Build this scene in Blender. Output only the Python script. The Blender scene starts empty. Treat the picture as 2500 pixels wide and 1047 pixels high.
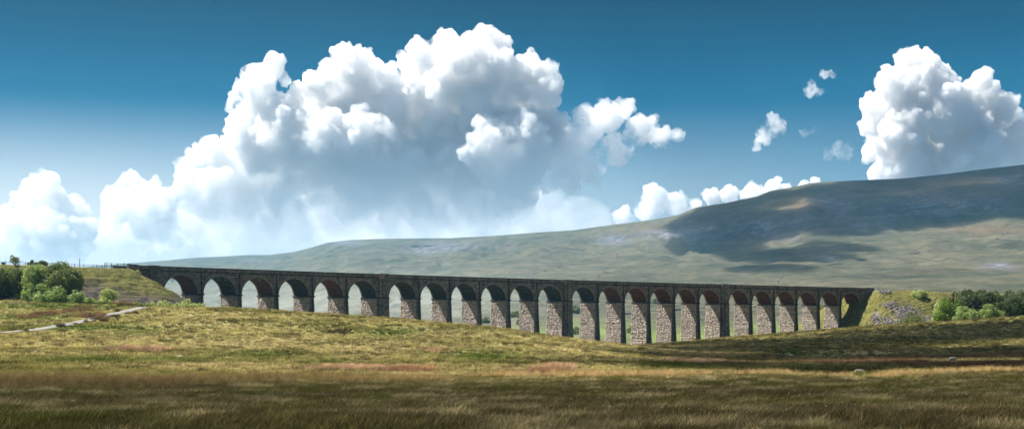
import bpy, bmesh, math, random
import numpy as np
from mathutils import Vector, Matrix
random.seed(5); RNG = np.random.default_rng(11)
SC = bpy.context.scene
COL = SC.collection
HAZE_D = .000045
F, XC, YH = 3600.0, 1250.0, 800.0        # focal length, optical column and horizon row of the photo (in 2500 px units)

# ------------------------------------------------------------------ helpers
def props(o, label=None, cat=None, group=None, kind=None):
    if label: o['label'] = label
    if cat: o['category'] = cat
    if group: o['group'] = group
    if kind: o['kind'] = kind
    return o

def mesh_obj(name, verts, faces, mat=None, parent=None, smooth=False, uv=None, col=None, mats=None, midx=None):
    me = bpy.data.meshes.new(name)
    verts = np.asarray(verts, dtype=np.float32).reshape(-1, 3)
    if isinstance(faces, np.ndarray):
        nf, k = faces.shape
        me.vertices.add(len(verts)); me.vertices.foreach_set('co', verts.ravel())
        me.loops.add(nf * k); me.loops.foreach_set('vertex_index', faces.astype(np.int32).ravel())
        me.polygons.add(nf); me.polygons.foreach_set('loop_start', np.arange(0, nf * k, k, dtype=np.int32))
        me.update(calc_edges=True)
    else:
        me.from_pydata(verts.tolist(), [], faces)
    if smooth: me.polygons.foreach_set('use_smooth', [True] * len(me.polygons))
    if uv is not None:
        l = me.uv_layers.new(name='UVMap'); l.data.foreach_set('uv', np.asarray(uv, dtype=np.float32).ravel())
    if col is not None:                      # dict name -> per-vertex rgb or float
        for k_, v in col.items():
            v = np.asarray(v, dtype=np.float32)
            if v.ndim == 1:
                a = me.attributes.new(k_, 'FLOAT', 'POINT'); a.data.foreach_set('value', v)
            else:
                a = me.attributes.new(k_, 'FLOAT_COLOR', 'POINT')
                a.data.foreach_set('color', np.concatenate([v, np.ones((len(v), 1), np.float32)], 1).ravel())
    o = bpy.data.objects.new(name, me); COL.objects.link(o)
    if mat: me.materials.append(mat)
    if mats:
        for m in mats: me.materials.append(m)
        me.polygons.foreach_set('material_index', np.asarray(midx, dtype=np.int32))
    if parent: o.parent = parent
    me.update()
    return o

class MB:                                     # collects quads with uvs
    def __init__(s): s.v = []; s.f = []; s.uv = []
    def quad(s, p, uv=None):
        n = len(s.v); s.v += [tuple(q) for q in p]; s.f.append(tuple(range(n, n + len(p))))
        s.uv += list(uv) if uv else [(q[0], q[2]) for q in p]
    def box(s, lo, hi, fn=None):
        x0, y0, z0 = lo; x1, y1, z1 = hi
        c = [(x0,y0,z0),(x1,y0,z0),(x1,y1,z0),(x0,y1,z0),(x0,y0,z1),(x1,y0,z1),(x1,y1,z1),(x0,y1,z1)]
        for idx, ax in (((0,3,2,1),2),((4,5,6,7),2),((0,1,5,4),1),((1,2,6,5),0),((2,3,7,6),1),((3,0,4,7),0)):
            pts = [c[i] for i in idx]
            uv = [((p[0],p[1]) if ax == 2 else (p[0],p[2]) if ax == 1 else (p[1],p[2])) for p in pts]
            s.quad([fn(*p) if fn else p for p in pts], uv)
    def tube(s, pts, rad, n=6):
        pts = [Vector(p) for p in pts]; rings = []
        for i, p in enumerate(pts):
            d = (pts[min(i+1, len(pts)-1)] - pts[max(i-1, 0)]).normalized()
            a = d.cross(Vector((0, 1, 0.13))).normalized(); b = d.cross(a)
            r = rad[i] if isinstance(rad, (list, tuple)) else rad
            rings.append([p + r * (math.cos(2*math.pi*k/n) * a + math.sin(2*math.pi*k/n) * b) for k in range(n)])
        for i in range(len(rings) - 1):
            for k in range(n):
                s.quad([rings[i][k], rings[i][(k+1) % n], rings[i+1][(k+1) % n], rings[i+1][k]],
                       [(k/n, i), ((k+1)/n, i), ((k+1)/n, i+1), (k/n, i+1)])
        s.quad(rings[-1]); s.quad(rings[0][::-1])
    def build(s, name, mat, parent=None, smooth=False):
        return mesh_obj(name, s.v, s.f, mat, parent, smooth, uv=s.uv)

def empty(name, loc=(0, 0, 0), rz=0):
    o = bpy.data.objects.new(name, None); COL.objects.link(o); o.location = loc; o.rotation_euler = (0, 0, rz); o.empty_display_size = .5
    return o

def hash2(ix, iy, seed):
    h = (ix.astype(np.int64) * 374761393 + iy.astype(np.int64) * 668265263 + seed * 982451653) & 0xffffffff
    h = ((h ^ (h >> 13)) * 1274126177) & 0xffffffff
    return ((h ^ (h >> 16)) & 0xffff) / 65535.0
def vnoise(x, y, seed=0):
    ix = np.floor(x); iy = np.floor(y); fx = x - ix; fy = y - iy
    fx = fx*fx*(3-2*fx); fy = fy*fy*(3-2*fy)
    a = hash2(ix, iy, seed); b = hash2(ix+1, iy, seed); c = hash2(ix, iy+1, seed); d = hash2(ix+1, iy+1, seed)
    return (a*(1-fx)+b*fx)*(1-fy) + (c*(1-fx)+d*fx)*fy
def fbm(x, y, seed=0, octs=4, gain=.5):
    s = 0; a = 1; t = 0
    for k in range(octs):
        s = s + a * (vnoise(x*2**k, y*2**k, seed+k) - .5); t += a; a *= gain
    return s / t * 2

def pchip(xk, yk, x):
    xk = np.asarray(xk, float); yk = np.asarray(yk, float)
    h = np.diff(xk); d = np.diff(yk)/h
    m = np.zeros(len(xk)); m[0] = d[0]; m[-1] = d[-1]
    for i in range(1, len(xk)-1):
        if d[i-1]*d[i] > 0:
            w1 = 2*h[i]+h[i-1]; w2 = h[i]+2*h[i-1]; m[i] = (w1+w2)/(w1/d[i-1]+w2/d[i])
    x = np.clip(x, xk[0], xk[-1]); i = np.clip(np.searchsorted(xk, x) - 1, 0, len(h)-1)
    t = (x-xk[i])/h[i]
    return (2*t**3-3*t**2+1)*yk[i] + (t**3-2*t**2+t)*h[i]*m[i] + (-2*t**3+3*t**2)*yk[i+1] + (t**3-t**2)*h[i]*m[i+1]

# ------------------------------------------------------------------ node material helpers
def new_mat(name):
    m = bpy.data.materials.new(name); m.use_nodes = True; nt = m.node_tree
    for n in list(nt.nodes): nt.nodes.remove(n)
    out = nt.nodes.new('ShaderNodeOutputMaterial'); return m, nt, out
def N(nt, t, **kw):
    n = nt.nodes.new(t)
    for k, v in kw.items():
        if k.startswith('i_'):
            key = k[2:]; key = int(key) if key.isdigit() else key.replace('_', ' ')
            n.inputs[key].default_value = v
        else: setattr(n, k, v)
    return n
def mixc(nt, fac, a, b, mode='MIX'):
    n = nt.nodes.new('ShaderNodeMix'); n.data_type = 'RGBA'; n.blend_type = mode
    for sock, v in ((n.inputs[0], fac), (n.inputs[6], a), (n.inputs[7], b)):
        if hasattr(v, 'links'): nt.links.new(v, sock)
        elif isinstance(v, (int, float)): sock.default_value = v
        else: sock.default_value = (*v, 1)
    return n.outputs[2]
def ramp(nt, src, pts):
    n = nt.nodes.new('ShaderNodeValToRGB'); e = n.color_ramp.elements
    while len(e) < len(pts): e.new(.5)
    for q, (p, c) in zip(e, pts):
        q.position = p; q.color = (c, c, c, 1) if isinstance(c, (int, float)) else (*c, 1)
    nt.links.new(src, n.inputs[0]); return n.outputs[0]
def noise(nt, vec, scale, detail=4, rough=.55, dist=0):
    n = N(nt, 'ShaderNodeTexNoise'); n.inputs['Scale'].default_value = scale; n.inputs['Detail'].default_value = detail
    n.inputs['Roughness'].default_value = rough; n.inputs['Distortion'].default_value = dist
    if vec is not None: nt.links.new(vec, n.inputs['Vector'])
    return n.outputs['Fac']
def geo_pos(nt): return N(nt, 'ShaderNodeNewGeometry').outputs['Position']
def scaled(nt, vec, s):
    m = N(nt, 'ShaderNodeMapping'); m.inputs['Scale'].default_value = s; nt.links.new(vec, m.inputs['Vector']); return m.outputs[0]
def finish(nt, out, colr, rough=.9, bump=None, bstr=.5, bdist=.1, spec=.2, sheen=0):
    b = N(nt, 'ShaderNodeBsdfPrincipled'); b.inputs['Roughness'].default_value = rough
    b.inputs['Specular IOR Level'].default_value = spec
    if hasattr(colr, 'links'): nt.links.new(colr, b.inputs['Base Color'])
    else: b.inputs['Base Color'].default_value = (*colr, 1)
    if bump is not None:
        bn = N(nt, 'ShaderNodeBump'); bn.inputs['Strength'].default_value = bstr; bn.inputs['Distance'].default_value = bdist
        nt.links.new(bump, bn.inputs['Height']); nt.links.new(bn.outputs[0], b.inputs['Normal'])
    nt.links.new(b.outputs[0], out.inputs['Surface']); return b

# ------------------------------------------------------------------ camera, sun, sky
cam = bpy.data.cameras.new('camera'); camo = bpy.data.objects.new('camera', cam); COL.objects.link(camo)
camo.location = (0, 0, 0); camo.rotation_euler = (math.radians(90), 0, 0)
cam.sensor_width = 36; cam.lens = 36 * F / 2500; cam.shift_y = (YH - 523.5) / 2500
cam.clip_start = .5; cam.clip_end = 90000
SC.camera = camo

TH = .731356558160659; KAP = -0.0005902384106551492; SLEN = 382.08
n_ = Vector((math.sin(.70), -math.cos(.70), 0)); t_ = Vector((math.cos(.70), math.sin(.70), 0))
SUND = -(n_ + t_ / 1.95 + Vector((0, 0, -1.62))); SUND.normalize()      # towards the sun
sun = bpy.data.lights.new('sun', 'SUN'); sun.energy = 5; sun.angle = math.radians(.5); sun.color = (1, .95, .87)
suno = bpy.data.objects.new('sun', sun); COL.objects.link(suno)
suno.rotation_euler = SUND.to_track_quat('Z', 'Y').to_euler(); suno.location = (-50, 0, 100)

w = bpy.data.worlds.new('World'); SC.world = w; w.use_nodes = True; nt = w.node_tree
for n in list(nt.nodes): nt.nodes.remove(n)
wo = N(nt, 'ShaderNodeOutputWorld'); bg = N(nt, 'ShaderNodeBackground'); nt.links.new(bg.outputs[0], wo.inputs[0])
sky = N(nt, 'ShaderNodeTexSky'); sky.sky_type = 'NISHITA'; sky.sun_disc = False
sky.sun_elevation = math.asin(SUND.z); sky.sun_rotation = math.atan2(SUND.x, SUND.y)
sky.altitude = 300; sky.air_density = 1.0; sky.dust_density = .6; sky.ozone_density = 2.0
tc = N(nt, 'ShaderNodeTexCoord'); sx = N(nt, 'ShaderNodeSeparateXYZ'); nt.links.new(tc.outputs['Generated'], sx.inputs[0])
SKY_RAMP = [(0, (.13, .17, .21)), (.04, (.13, .18, .225)), (.075, (.115, .185, .245)), (.105, (.062, .145, .215)), (.150, (.004, .070, .140)), (.185, (0, .042, .092)), (.217, (0, .024, .054)), (.32, (.0015, .024, .075))]
# clear-air colour by height above the horizon, deepening quickly as through a polariser
rz = ramp(nt, sx.outputs[2], SKY_RAMP)
blend = N(nt, 'ShaderNodeMapRange'); blend.inputs[1].default_value = .25; blend.inputs[2].default_value = .6
nt.links.new(sx.outputs[2], blend.inputs[0])
sk2 = mixc(nt, 1, sky.outputs[0], (.056, .050, .046), 'MULTIPLY')
glow = N(nt, 'ShaderNodeMapRange'); nt.links.new(sx.outputs[0], glow.inputs[0])        # the air is whiter low down towards the sun side
for q, val in enumerate((.30, -.30, 0, 1)): glow.inputs[q+1].default_value = val
low = N(nt, 'ShaderNodeMapRange'); nt.links.new(sx.outputs[2], low.inputs[0]); low.interpolation_type = 'SMOOTHSTEP'
for q, val in enumerate((.155, .04, 0, 1)): low.inputs[q+1].default_value = val
fwd = N(nt, 'ShaderNodeMapRange'); nt.links.new(sx.outputs[1], fwd.inputs[0]); fwd.inputs[1].default_value = .3; fwd.inputs[2].default_value = .9
g0 = N(nt, 'ShaderNodeMath', operation='MULTIPLY'); nt.links.new(glow.outputs[0], g0.inputs[0]); nt.links.new(fwd.outputs[0], g0.inputs[1])
gl = N(nt, 'ShaderNodeMath', operation='MULTIPLY'); nt.links.new(g0.outputs[0], gl.inputs[0]); nt.links.new(low.outputs[0], gl.inputs[1])
rz = mixc(nt, gl.outputs[0], rz, (.46, .47, .475))
m1 = mixc(nt, blend.outputs[0], rz, sk2)
nt.links.new(m1, bg.inputs[0]); bg.inputs[1].default_value = 1.0
SKYBG = bg
SC.view_settings.view_transform = 'Standard'; SC.view_settings.look = 'None'; SC.view_settings.gamma = 1
SC.view_settings.exposure = 1.2; SC.view_settings.use_curve_mapping = False
SC.cycles.use_denoising = True; SC.cycles.max_bounces = 14; SC.cycles.diffuse_bounces = 3; SC.cycles.glossy_bounces = 2; SC.cycles.volume_bounces = 12; SC.cycles.transparent_max_bounces = 8
SC.cycles.use_adaptive_sampling = True; SC.cycles.adaptive_threshold = .012

# ------------------------------------------------------------------ terrain (metres; profiles given as distance, photo row)
PROF = {
 0:   [(26,1047),(45,988),(75,942),(110,904),(150,870),(200,846),(250,814),(300,786),(340,762),(380,742),(420,727),(450,722),(560,728),(700,740),(850,800)],
 300: [(26,1047),(45,989),(75,945),(110,910),(150,882),(200,856),(250,820),(300,786),(340,762),(370,750),(400,742),(450,738),(500,748),(600,790),(850,826)],
 450: [(26,1047),(45,990),(75,947),(110,913),(150,887),(200,858),(250,815),(300,780),(335,757),(355,750),(380,752),(450,760),(560,790),(700,830),(850,833)],
 600: [(26,1047),(45,990),(75,948),(110,916),(150,890),(200,860),(250,816),(300,779),(335,757),(350,753),(380,765),(450,795),(560,830),(700,845),(850,840)],
 900: [(26,1047),(45,990),(75,949),(110,918),(150,894),(200,868),(250,832),(300,798),(340,777),(356,773),(385,790),(450,830),(560,852),(700,852),(850,842)],
 1200:[(26,1047),(45,990),(75,949),(110,918),(150,897),(200,877),(250,850),(300,822),(345,802),(362,799),(390,818),(450,845),(560,855),(700,854),(850,842)],
 1450:[(26,1047),(45,989),(75,947),(110,916),(150,898),(200,884),(250,868),(300,852),(350,837),(368,835),(400,845),(450,852),(560,854),(700,850),(850,842)],
 1560:[(26,1047),(45,989),(75,947),(110,915),(150,899),(200,887),(250,874),(300,862),(350,850),(375,848),(420,848),(500,846),(570,843),(640,849),(850,842)],
 1680:[(26,1047),(45,988),(75,945),(110,914),(150,901),(200,891),(250,880),(300,869),(340,863),(400,858),(450,850),(520,842),(590,833),(650,842),(850,842)],
 1800:[(26,1047),(45,988),(75,945),(110,913),(150,903),(200,894),(250,884),(300,875),(350,866),(400,857),(450,848),(520,836),(600,822),(640,828),(700,836),(850,840)],
 2100:[(26,1047),(45,987),(75,943),(110,911),(150,905),(200,893),(250,882),(300,874),(350,862),(400,849),(450,838),(520,820),(600,801),(640,797),(680,806),(740,815),(850,835)],
 2300:[(26,1047),(45,986),(75,942),(110,909),(150,903),(200,890),(250,879),(300,872),(350,860),(400,846),(450,830),(520,812),(600,792),(640,786),(680,790),(740,790),(850,790)],
 2500:[(26,1047),(45,985),(75,941),(110,907),(150,901),(200,886),(250,876),(300,868),(350,853),(400,836),(450,820),(520,800),(600,780),(650,770),(690,770),(740,766),(850,750)],
}
ZH = 850.0
RIDGE = np.array([(-600,690),(0,662),(200,652),(330,641),(400,636),(480,628.5),(540,626),(600,622.5),(660,622),(720,614),(760,604),(800,592),(850,586),(920,583),(1000,582),(1100,581),(1200,576),(1300,568),(1400,562),(1500,548),(1560,541),(1650,527),(1700,506),(1770,496),(1850,479),(1880,466),(1940,456),(1980,447),(2040,443),(2100,440),(2200,436),(2300,426),(2400,413),(2500,402),(2700,388),(3200,392)], float)
RIDZ = np.array([(-600,8300),(330,8200),(800,6800),(1500,4900),(2000,4150),(2500,3800),(3200,3500)], float)
uu = np.concatenate([-np.geomspace(1.7, .42, 40), np.linspace(-.415, .415, 760), np.geomspace(.42, 1.7, 40)])
XU = XC + F*uu
Zg = np.concatenate([np.geomspace(1.5, 24, 40), np.geomspace(24.5, ZH, 470)])
def smooth_x(a, sig):
    k = np.arange(-int(3*sig), int(3*sig)+1); g = np.exp(-k**2/(2*sig**2)); g /= g.sum()
    return np.apply_along_axis(lambda r: np.convolve(np.pad(r, len(k)//2, mode='edge'), g, 'valid'), 1, a)
def near_height():
    ks = sorted(PROF); H = []
    for k in ks:
        Zs = [1.5] + [p[0] for p in PROF[k]]
        zs = [-1.75] + [-(p[1]-YH)/F*p[0] for p in PROF[k]]
        H.append(pchip(Zs, zs, Zg))
    H = np.array(H)                                    # columns x depth
    out = np.array([np.interp(XU, ks, H[:, j]) for j in range(len(Zg))])
    return smooth_x(out, 12)
GH = near_height()
Xg = Zg[:, None]*uu[None, :]; Yg = np.repeat(Zg[:, None], len(uu), 1)
amp = np.clip(Zg/200, .15, 1)[:, None]
GH = GH + amp*(.22*fbm(Xg/14, Yg/14, 3) + .10*fbm(Xg/3.1, Yg/3.1, 9, 3)) + .05*fbm(Xg/1.1, Yg/1.1, 19, 2)
# a few sheep-cropped hummocks and peaty hollows in the meadow (column, row, half sizes in m, height m)
def row_z(x, row, zlo=20, zhi=840):
    j = np.argmin(abs(XU-x)); r = YH - F*GH[:, j]/Zg
    for i in range(len(Zg)-1):
        if Zg[i] >= zlo and r[i] >= row >= r[i+1] and Zg[i] <= zhi: return Zg[i]
    return float(zhi)
for (x, row, a, b, h) in [(2040,866,17,9,1.3),(830,812,8,5,-.9),(1880,838,7,5,-.8),(1060,852,7,6,.3),(500,790,12,9,.5),(980,803,9,6,-.5),(1300,850,16,9,.6),(700,800,9,6,-.5)]:
    zc = row_z(x, row, 120); xc = (x-XC)/F*zc
    GH = GH + h*np.exp(-((Xg-xc)/a)**2-((Yg-zc)/b)**2)
GH = GH - .62*np.exp(-((Xg-33)/16)**4-((Yg-140)/16)**4) - .42*np.exp(-((Xg-25.3)/3.2)**2-((Yg-110)/16)**2)
def gz(X, Y):
    X = np.asarray(X, float); Y = np.asarray(Y, float)
    u = np.clip(X/np.maximum(Y, 1.5), uu[0], uu[-1]); Yc = np.clip(Y, Zg[0], Zg[-1])
    i = np.clip(np.searchsorted(Zg, Yc)-1, 0, len(Zg)-2); j = np.clip(np.searchsorted(uu, u)-1, 0, len(uu)-2)
    a = (Yc-Zg[i])/(Zg[i+1]-Zg[i]); b = (u-uu[j])/(uu[j+1]-uu[j])
    return (GH[i, j]*(1-a)+GH[i+1, j]*a)*(1-b) + (GH[i, j+1]*(1-a)+GH[i+1, j+1]*a)*b
def at(x, row, zlo=20, zhi=840):                       # the place on the near ground seen at a photo pixel
    Z = row_z(x, row, zlo, zhi); X = (x-XC)/F*Z
    return Vector((X, Z, float(gz(X, Z))))
def grid_faces(nr, nc):
    i = np.arange((nr-1)*(nc-1)); r = i//(nc-1); c = i % (nc-1); a = r*nc+c
    return np.stack([a, a+1, a+nc+1, a+nc], 1)

# ground colours: plain masks telling where the sward is lush, where it is dry moor grass, where it is dark and peaty
def patchmask(Xp, Yp, Zp, lst):
    px = XC + F*Xp/Yp; pr = YH - F*Zp/Yp; m = np.zeros_like(px)
    for (x, r, a, b) in lst: m = np.maximum(m, np.exp(-(((px-x)/a)**2+((pr-r)/b)**2)))
    return m
LUSH = [(150,748,220,9),(60,775,120,8),(200,800,160,8),(330,812,60,8),(420,880,160,8),(640,868,110,10),(200,880,200,9),(60,935,90,12),(330,945,80,12),(800,885,50,7),(960,812,80,12),(1650,895,130,9),(1950,862,70,9),(2000,905,200,7),(1180,870,110,12)]
DRY = [(340,822,90,12),(640,840,200,20),(520,895,260,12),(900,850,160,22),(1020,905,200,14),(1300,905,120,10),(1700,862,110,14),(1400,850,90,16),(1100,815,130,10),(2200,870,300,12),(600,930,220,14)]
gv = np.stack([Xg, Yg, GH], -1).reshape(-1, 3)
lush = patchmask(Xg, Yg, GH, LUSH).ravel(); dry = patchmask(Xg, Yg, GH, DRY).ravel()
moor = np.clip((115-Yg.ravel())/14, 0, 1)
def ground_material():
    m, nt, out = new_mat('meadow'); pos = geo_pos(nt)
    at_ = lambda n: N(nt, 'ShaderNodeAttribute', attribute_name=n).outputs['Fac']
    big = noise(nt, pos, .045, 5, .6); mid = noise(nt, pos, .35, 5, .65); fine = noise(nt, pos, 2.6, 4, .7); f2 = noise(nt, pos, 9, 3, .7)
    base = mixc(nt, ramp(nt, mid, [(.36, 0), (.62, 1)]), (.15, .145, .036), (.38, .32, .14))
    base = mixc(nt, ramp(nt, big, [(.40, 0), (.6, 1)]), base, mixc(nt, ramp(nt, fine, [(.35, 0), (.65, 1)]), (.15, .16, .036), (.31, .26, .085)))
    base = mixc(nt, at_('lush'), base, mixc(nt, ramp(nt, fine, [(.3, 0), (.7, 1)]), (.10, .14, .022), (.20, .23, .045)))
    dm = N(nt, 'ShaderNodeMath', operation='MULTIPLY'); nt.links.new(at_('dry'), dm.inputs[0]); nt.links.new(ramp(nt, mid, [(.35, .35), (.6, 1)]), dm.inputs[1])
    base = mixc(nt, dm.outputs[0], base, mixc(nt, fine, (.26, .20, .085), (.44, .34, .17)))
    base = mixc(nt, ramp(nt, fine, [(.56, 0), (.68, .75)]), base, (.055, .05, .018))
    base = mixc(nt, ramp(nt, f2, [(.55, 0), (.72, .5)]), base, (.30, .25, .12))
    base = mixc(nt, at_('moor'), base, mixc(nt, mid, (.07, .06, .028), (.15, .115, .055)))
    bmp = N(nt, 'ShaderNodeMath', operation='ADD'); nt.links.new(fine, bmp.inputs[0]); nt.links.new(mid, bmp.inputs[1])
    finish(nt, out, base, .95, bmp.outputs[0], 1.0, .5, .1); return m
gr = mesh_obj('ground', gv, grid_faces(len(Zg), len(uu)), ground_material(), smooth=True, col={'lush': lush, 'dry': dry, 'moor': moor})
props(gr, 'rough grazing meadow rolling down to the viaduct', kind='structure')
# the same moor behind the viewpoint
bk = mesh_obj('ground_behind', [(-300,1.5,-1.76),(300,1.5,-1.76),(300,-300,-2.5),(-300,-300,-2.5)], [(0,1,2,3)], gr.data.materials[0]); props(bk, kind='structure')

# far hillside
uh = np.linspace(-.62, .62, 1100); XH = XC+F*uh
V = np.concatenate([np.linspace(0, 1, 330), [1.015, 1.04, 1.1, 1.2, 1.35]])
rr = np.interp(XH, RIDGE[:, 0], RIDGE[:, 1]); rZ = np.interp(XH, RIDZ[:, 0], RIDZ[:, 1]); zr = -(rr-YH)/F*rZ
hR = pchip([0,.12,.34,.54,.66,.74,.79,.84,1], [0,.03,.15,.29,.395,.47,.56,.70,1], np.minimum(V, 1))
hL = pchip([0,.075,.23,.39,.61,.83,.93,1], [0,.02,.10,.25,.49,.77,.90,1], np.minimum(V, 1))
mixr = np.clip((XH-1300)/500, 0, 1)[None, :]
hv = hL[:, None]*(1-mixr)+hR[:, None]*mixr
Yh = ZH + V[:, None]*(rZ[None, :]-ZH); Xh = Yh*uh[None, :]
z0 = np.interp(uh, uu, GH[-1])[None, :]
Hh = z0*(1-np.minimum(V, 1)[:, None]**.5) + hv*zr[None, :]
Hh = Hh + z0*0 - np.where(V > 1, (V-1)*350, 0)[:, None]
Hh += np.interp(V, [0, .05, .3], [0, -4, 0])[:, None]
edge = np.clip(V*12, 0, 1)[:, None]*np.where(V >= 1, 0.15, 1)[:, None]*np.clip((1.0-V)*9+.15, .12, 1)[:, None]
ridged = 1-np.abs(fbm(Xh/330+fbm(Xh/700, Yh/700, 5)*.6, Yh/760, 31, 4))*2
gul = 1-np.abs(fbm(Xh/95+1.5*fbm(Xh/300, Yh/500, 6), Yh/900, 36, 3))*2.2
Hh += edge*(np.interp(V, [0, .5, .8, 1], [1, 5, 9, 7])[:, None]*(gul-.6) + 7*fbm(Xh/420, Yh/420, 41, 5) + np.interp(V, [0, .4, .75, 1], [2, 5, 16, 12])[:, None]*(ridged-.6)*.8 + 3.5*fbm(Xh/60, Yh/90, 51, 4))
Hh[0] = np.interp(uh, uu, GH[-1])
def hz(X, Y):
    u = X/Y; j = int(np.clip(np.searchsorted(uh, u)-1, 0, len(uh)-2)); v = (Y-ZH)/(rZ[j]-ZH)
    i = int(np.clip(np.searchsorted(V, v)-1, 0, len(V)-2)); return float(Hh[i, j])
def at_hill(x, row):
    j = int(np.argmin(abs(XH-x))); r = YH - F*Hh[:, j]/Yh[:, j]
    for i in range(len(V)-1):
        if r[i] >= row >= r[i+1]:
            t = (r[i]-row)/max(r[i]-r[i+1], 1e-6); Y = Yh[i, j]*(1-t)+Yh[i+1, j]*t
            return Vector(((x-XC)/F*Y, Y, Hh[i, j]*(1-t)+Hh[i+1, j]*t))
    return Vector(((x-XC)/F*Yh[-6, j], Yh[-6, j], Hh[-6, j]))
SCREE = [(1640,572,80,12),(1720,566,90,22),(1860,556,90,28),(1960,545,60,22),(2060,520,40,40),(2105,545,28,22),(2150,525,60,30),(2270,505,120,30),(2380,500,90,22),(2030,485,45,20),(2020,628,28,8),(1080,602,80,12),(1040,612,40,10),(850,594,45,7),(2470,440,40,20),(1500,585,40,12),(2440,650,40,10),(620,636,25,4)]
GREEN = [(1700,822,300,22),(1450,808,160,24),(1300,815,200,20),(1900,800,200,14)]
HEATH = [(1960,500,70,16),(1975,480,60,10),(2350,460,200,30),(1600,560,80,10),(2420,560,140,12)]
hill_v = np.stack([Xh, Yh, Hh], -1).reshape(-1, 3)
def hill_material():
    m, nt, out = new_mat('fellside'); pos = geo_pos(nt)
    at_ = lambda n: N(nt, 'ShaderNodeAttribute', attribute_name=n).outputs['Fac']
    big = noise(nt, scaled(nt, pos, (1, .35, 3)), .0032, 7, .62, .4); fine = noise(nt, pos, .035, 6, .7); mid = noise(nt, scaled(nt, pos, (1, .5, 4)), .011, 6, .65, .8)
    c = mixc(nt, ramp(nt, big, [(.40, 0), (.60, 1)]), (.048, .053, .034), (.100, .092, .062))
    c = mixc(nt, ramp(nt, mid, [(.42, 0), (.62, .8)]), c, (.12, .108, .066))
    c = mixc(nt, ramp(nt, fine, [(.50, 0), (.66, .7)]), c, (.025, .032, .014))
    c = mixc(nt, at_('green'), c, mixc(nt, fine, (.10, .16, .035), (.20, .25, .07)))
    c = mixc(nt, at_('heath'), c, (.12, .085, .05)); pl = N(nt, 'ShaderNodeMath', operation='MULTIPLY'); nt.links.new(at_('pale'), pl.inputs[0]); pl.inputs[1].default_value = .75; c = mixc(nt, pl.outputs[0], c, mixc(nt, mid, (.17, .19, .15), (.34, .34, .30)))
    sm = N(nt, 'ShaderNodeMath', operation='MULTIPLY'); nt.links.new(at_('scree'), sm.inputs[0]); nt.links.new(ramp(nt, mid, [(.34, .1), (.52, 1)]), sm.inputs[1])
    c = mixc(nt, sm.outputs[0], c, mixc(nt, ramp(nt, fine, [(.4, 0), (.65, 1)]), (.075, .078, .105), (.24, .24, .29)))
    st = noise(nt, scaled(nt, pos, (.0025, .0012, .075)), 1, 6, .7, .6); c = mixc(nt, ramp(nt, st, [(.50, 0), (.58, .35), (.66, 0)]), c, (.17, .15, .09)); c = mixc(nt, ramp(nt, noise(nt, scaled(nt, pos, (.02, .004, .02)), 1, 5, .7, 1.0), [(.46, 0), (.62, .4)]), c, (.030, .040, .022)); finish(nt, out, c, .95, fine, 1.0, 9, .1); return m
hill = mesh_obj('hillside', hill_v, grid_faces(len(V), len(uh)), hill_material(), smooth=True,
    col={k: patchmask(Xh, Yh, Hh, L).ravel() for k, L in (('scree', SCREE), ('green', GREEN), ('heath', HEATH), ('pale', [(300,760,500,70),(700,740,420,60),(1000,730,300,60)]))})  # pale: left hill colour lightened to imitate haze seen through the arches
props(hill, 'long fell with scree slopes rising to a flat summit on the right', kind='structure')

# ------------------------------------------------------------------ viaduct
HP = 19.75                                    # parapet top above the eye
_u = np.linspace(-140, SLEN+220, 1200); _h = TH+KAP*(np.clip(_u, 0, SLEN)-SLEN/2)
_X = np.concatenate([[0], np.cumsum(np.cos((_h[1:]+_h[:-1])/2)*np.diff(_u))]); _Z = np.concatenate([[0], np.cumsum(np.sin((_h[1:]+_h[:-1])/2)*np.diff(_u))])
_X += -111.90816713775843-np.interp(0, _u, _X); _Z += 473.17106476112883-np.interp(0, _u, _Z)
def C(s, d, z):                               # along the line, out towards the viewer, up
    h = float(np.interp(s, _u, _h)); return (float(np.interp(s, _u, _X))+math.sin(h)*d, float(np.interp(s, _u, _Z))-math.cos(h)*d, z)
SPAN, THIN, THICK, WID, RISE = 13.72, 1.83, 5.4, 9.0, 5.95
ZI = HP-8.5
arches = []; piers = []; s = 0.0
for i in range(1, 25):
    arches.append((s, s+SPAN)); s += SPAN
    if i < 24:
        wd = THICK if i % 6 == 0 else THIN; piers.append((s, s+wd)); s += wd

def stone_mat(name, dark, light, soot=.5, bs=1.0, vc=False, streak=0, joint=(.02, .02, .022)):
    m, nt, out = new_mat(name); uv = N(nt, 'ShaderNodeUVMap').outputs[0]
    br = N(nt, 'ShaderNodeTexBrick'); nt.links.new(uv, br.inputs['Vector'])
    br.inputs['Scale'].default_value = 1; br.inputs['Brick Width'].default_value = .95*bs; br.inputs['Row Height'].default_value = .42*bs
    br.inputs['Mortar Size'].default_value = .035*bs; br.inputs['Mortar Smooth'].default_value = .3
    br.inputs['Color1'].default_value = (*dark, 1); br.inputs['Color2'].default_value = (*light, 1); br.inputs['Mortar'].default_value = (*joint, 1); br.offset = .5
    pos = geo_pos(nt)
    n1 = noise(nt, scaled(nt, pos, (1, 1, .45)), .35, 5, .65); n2 = noise(nt, pos, 2.2, 4, .7)
    c = mixc(nt, ramp(nt, n1, [(.42, 0), (.64, soot)]), br.outputs['Color'], (.022, .022, .026))
    c = mixc(nt, ramp(nt, n2, [(.60, 0), (.74, .55)]), c, light)
    if streak:
        st = noise(nt, scaled(nt, uv, (.09, 1.8, 1)), 1.6, 4, .7)
        c = mixc(nt, ramp(nt, st, [(.56, 0), (.70, streak)]), c, (.30, .27, .25))
    if vc:
        c = mixc(nt, 1, c, N(nt, 'ShaderNodeAttribute', attribute_name='tone').outputs['Color'], 'MULTIPLY')
    hb = mixc(nt, .5, br.outputs['Color'], n2)
    finish(nt, out, c, .92, hb, .8, .12, .15); return m
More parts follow.
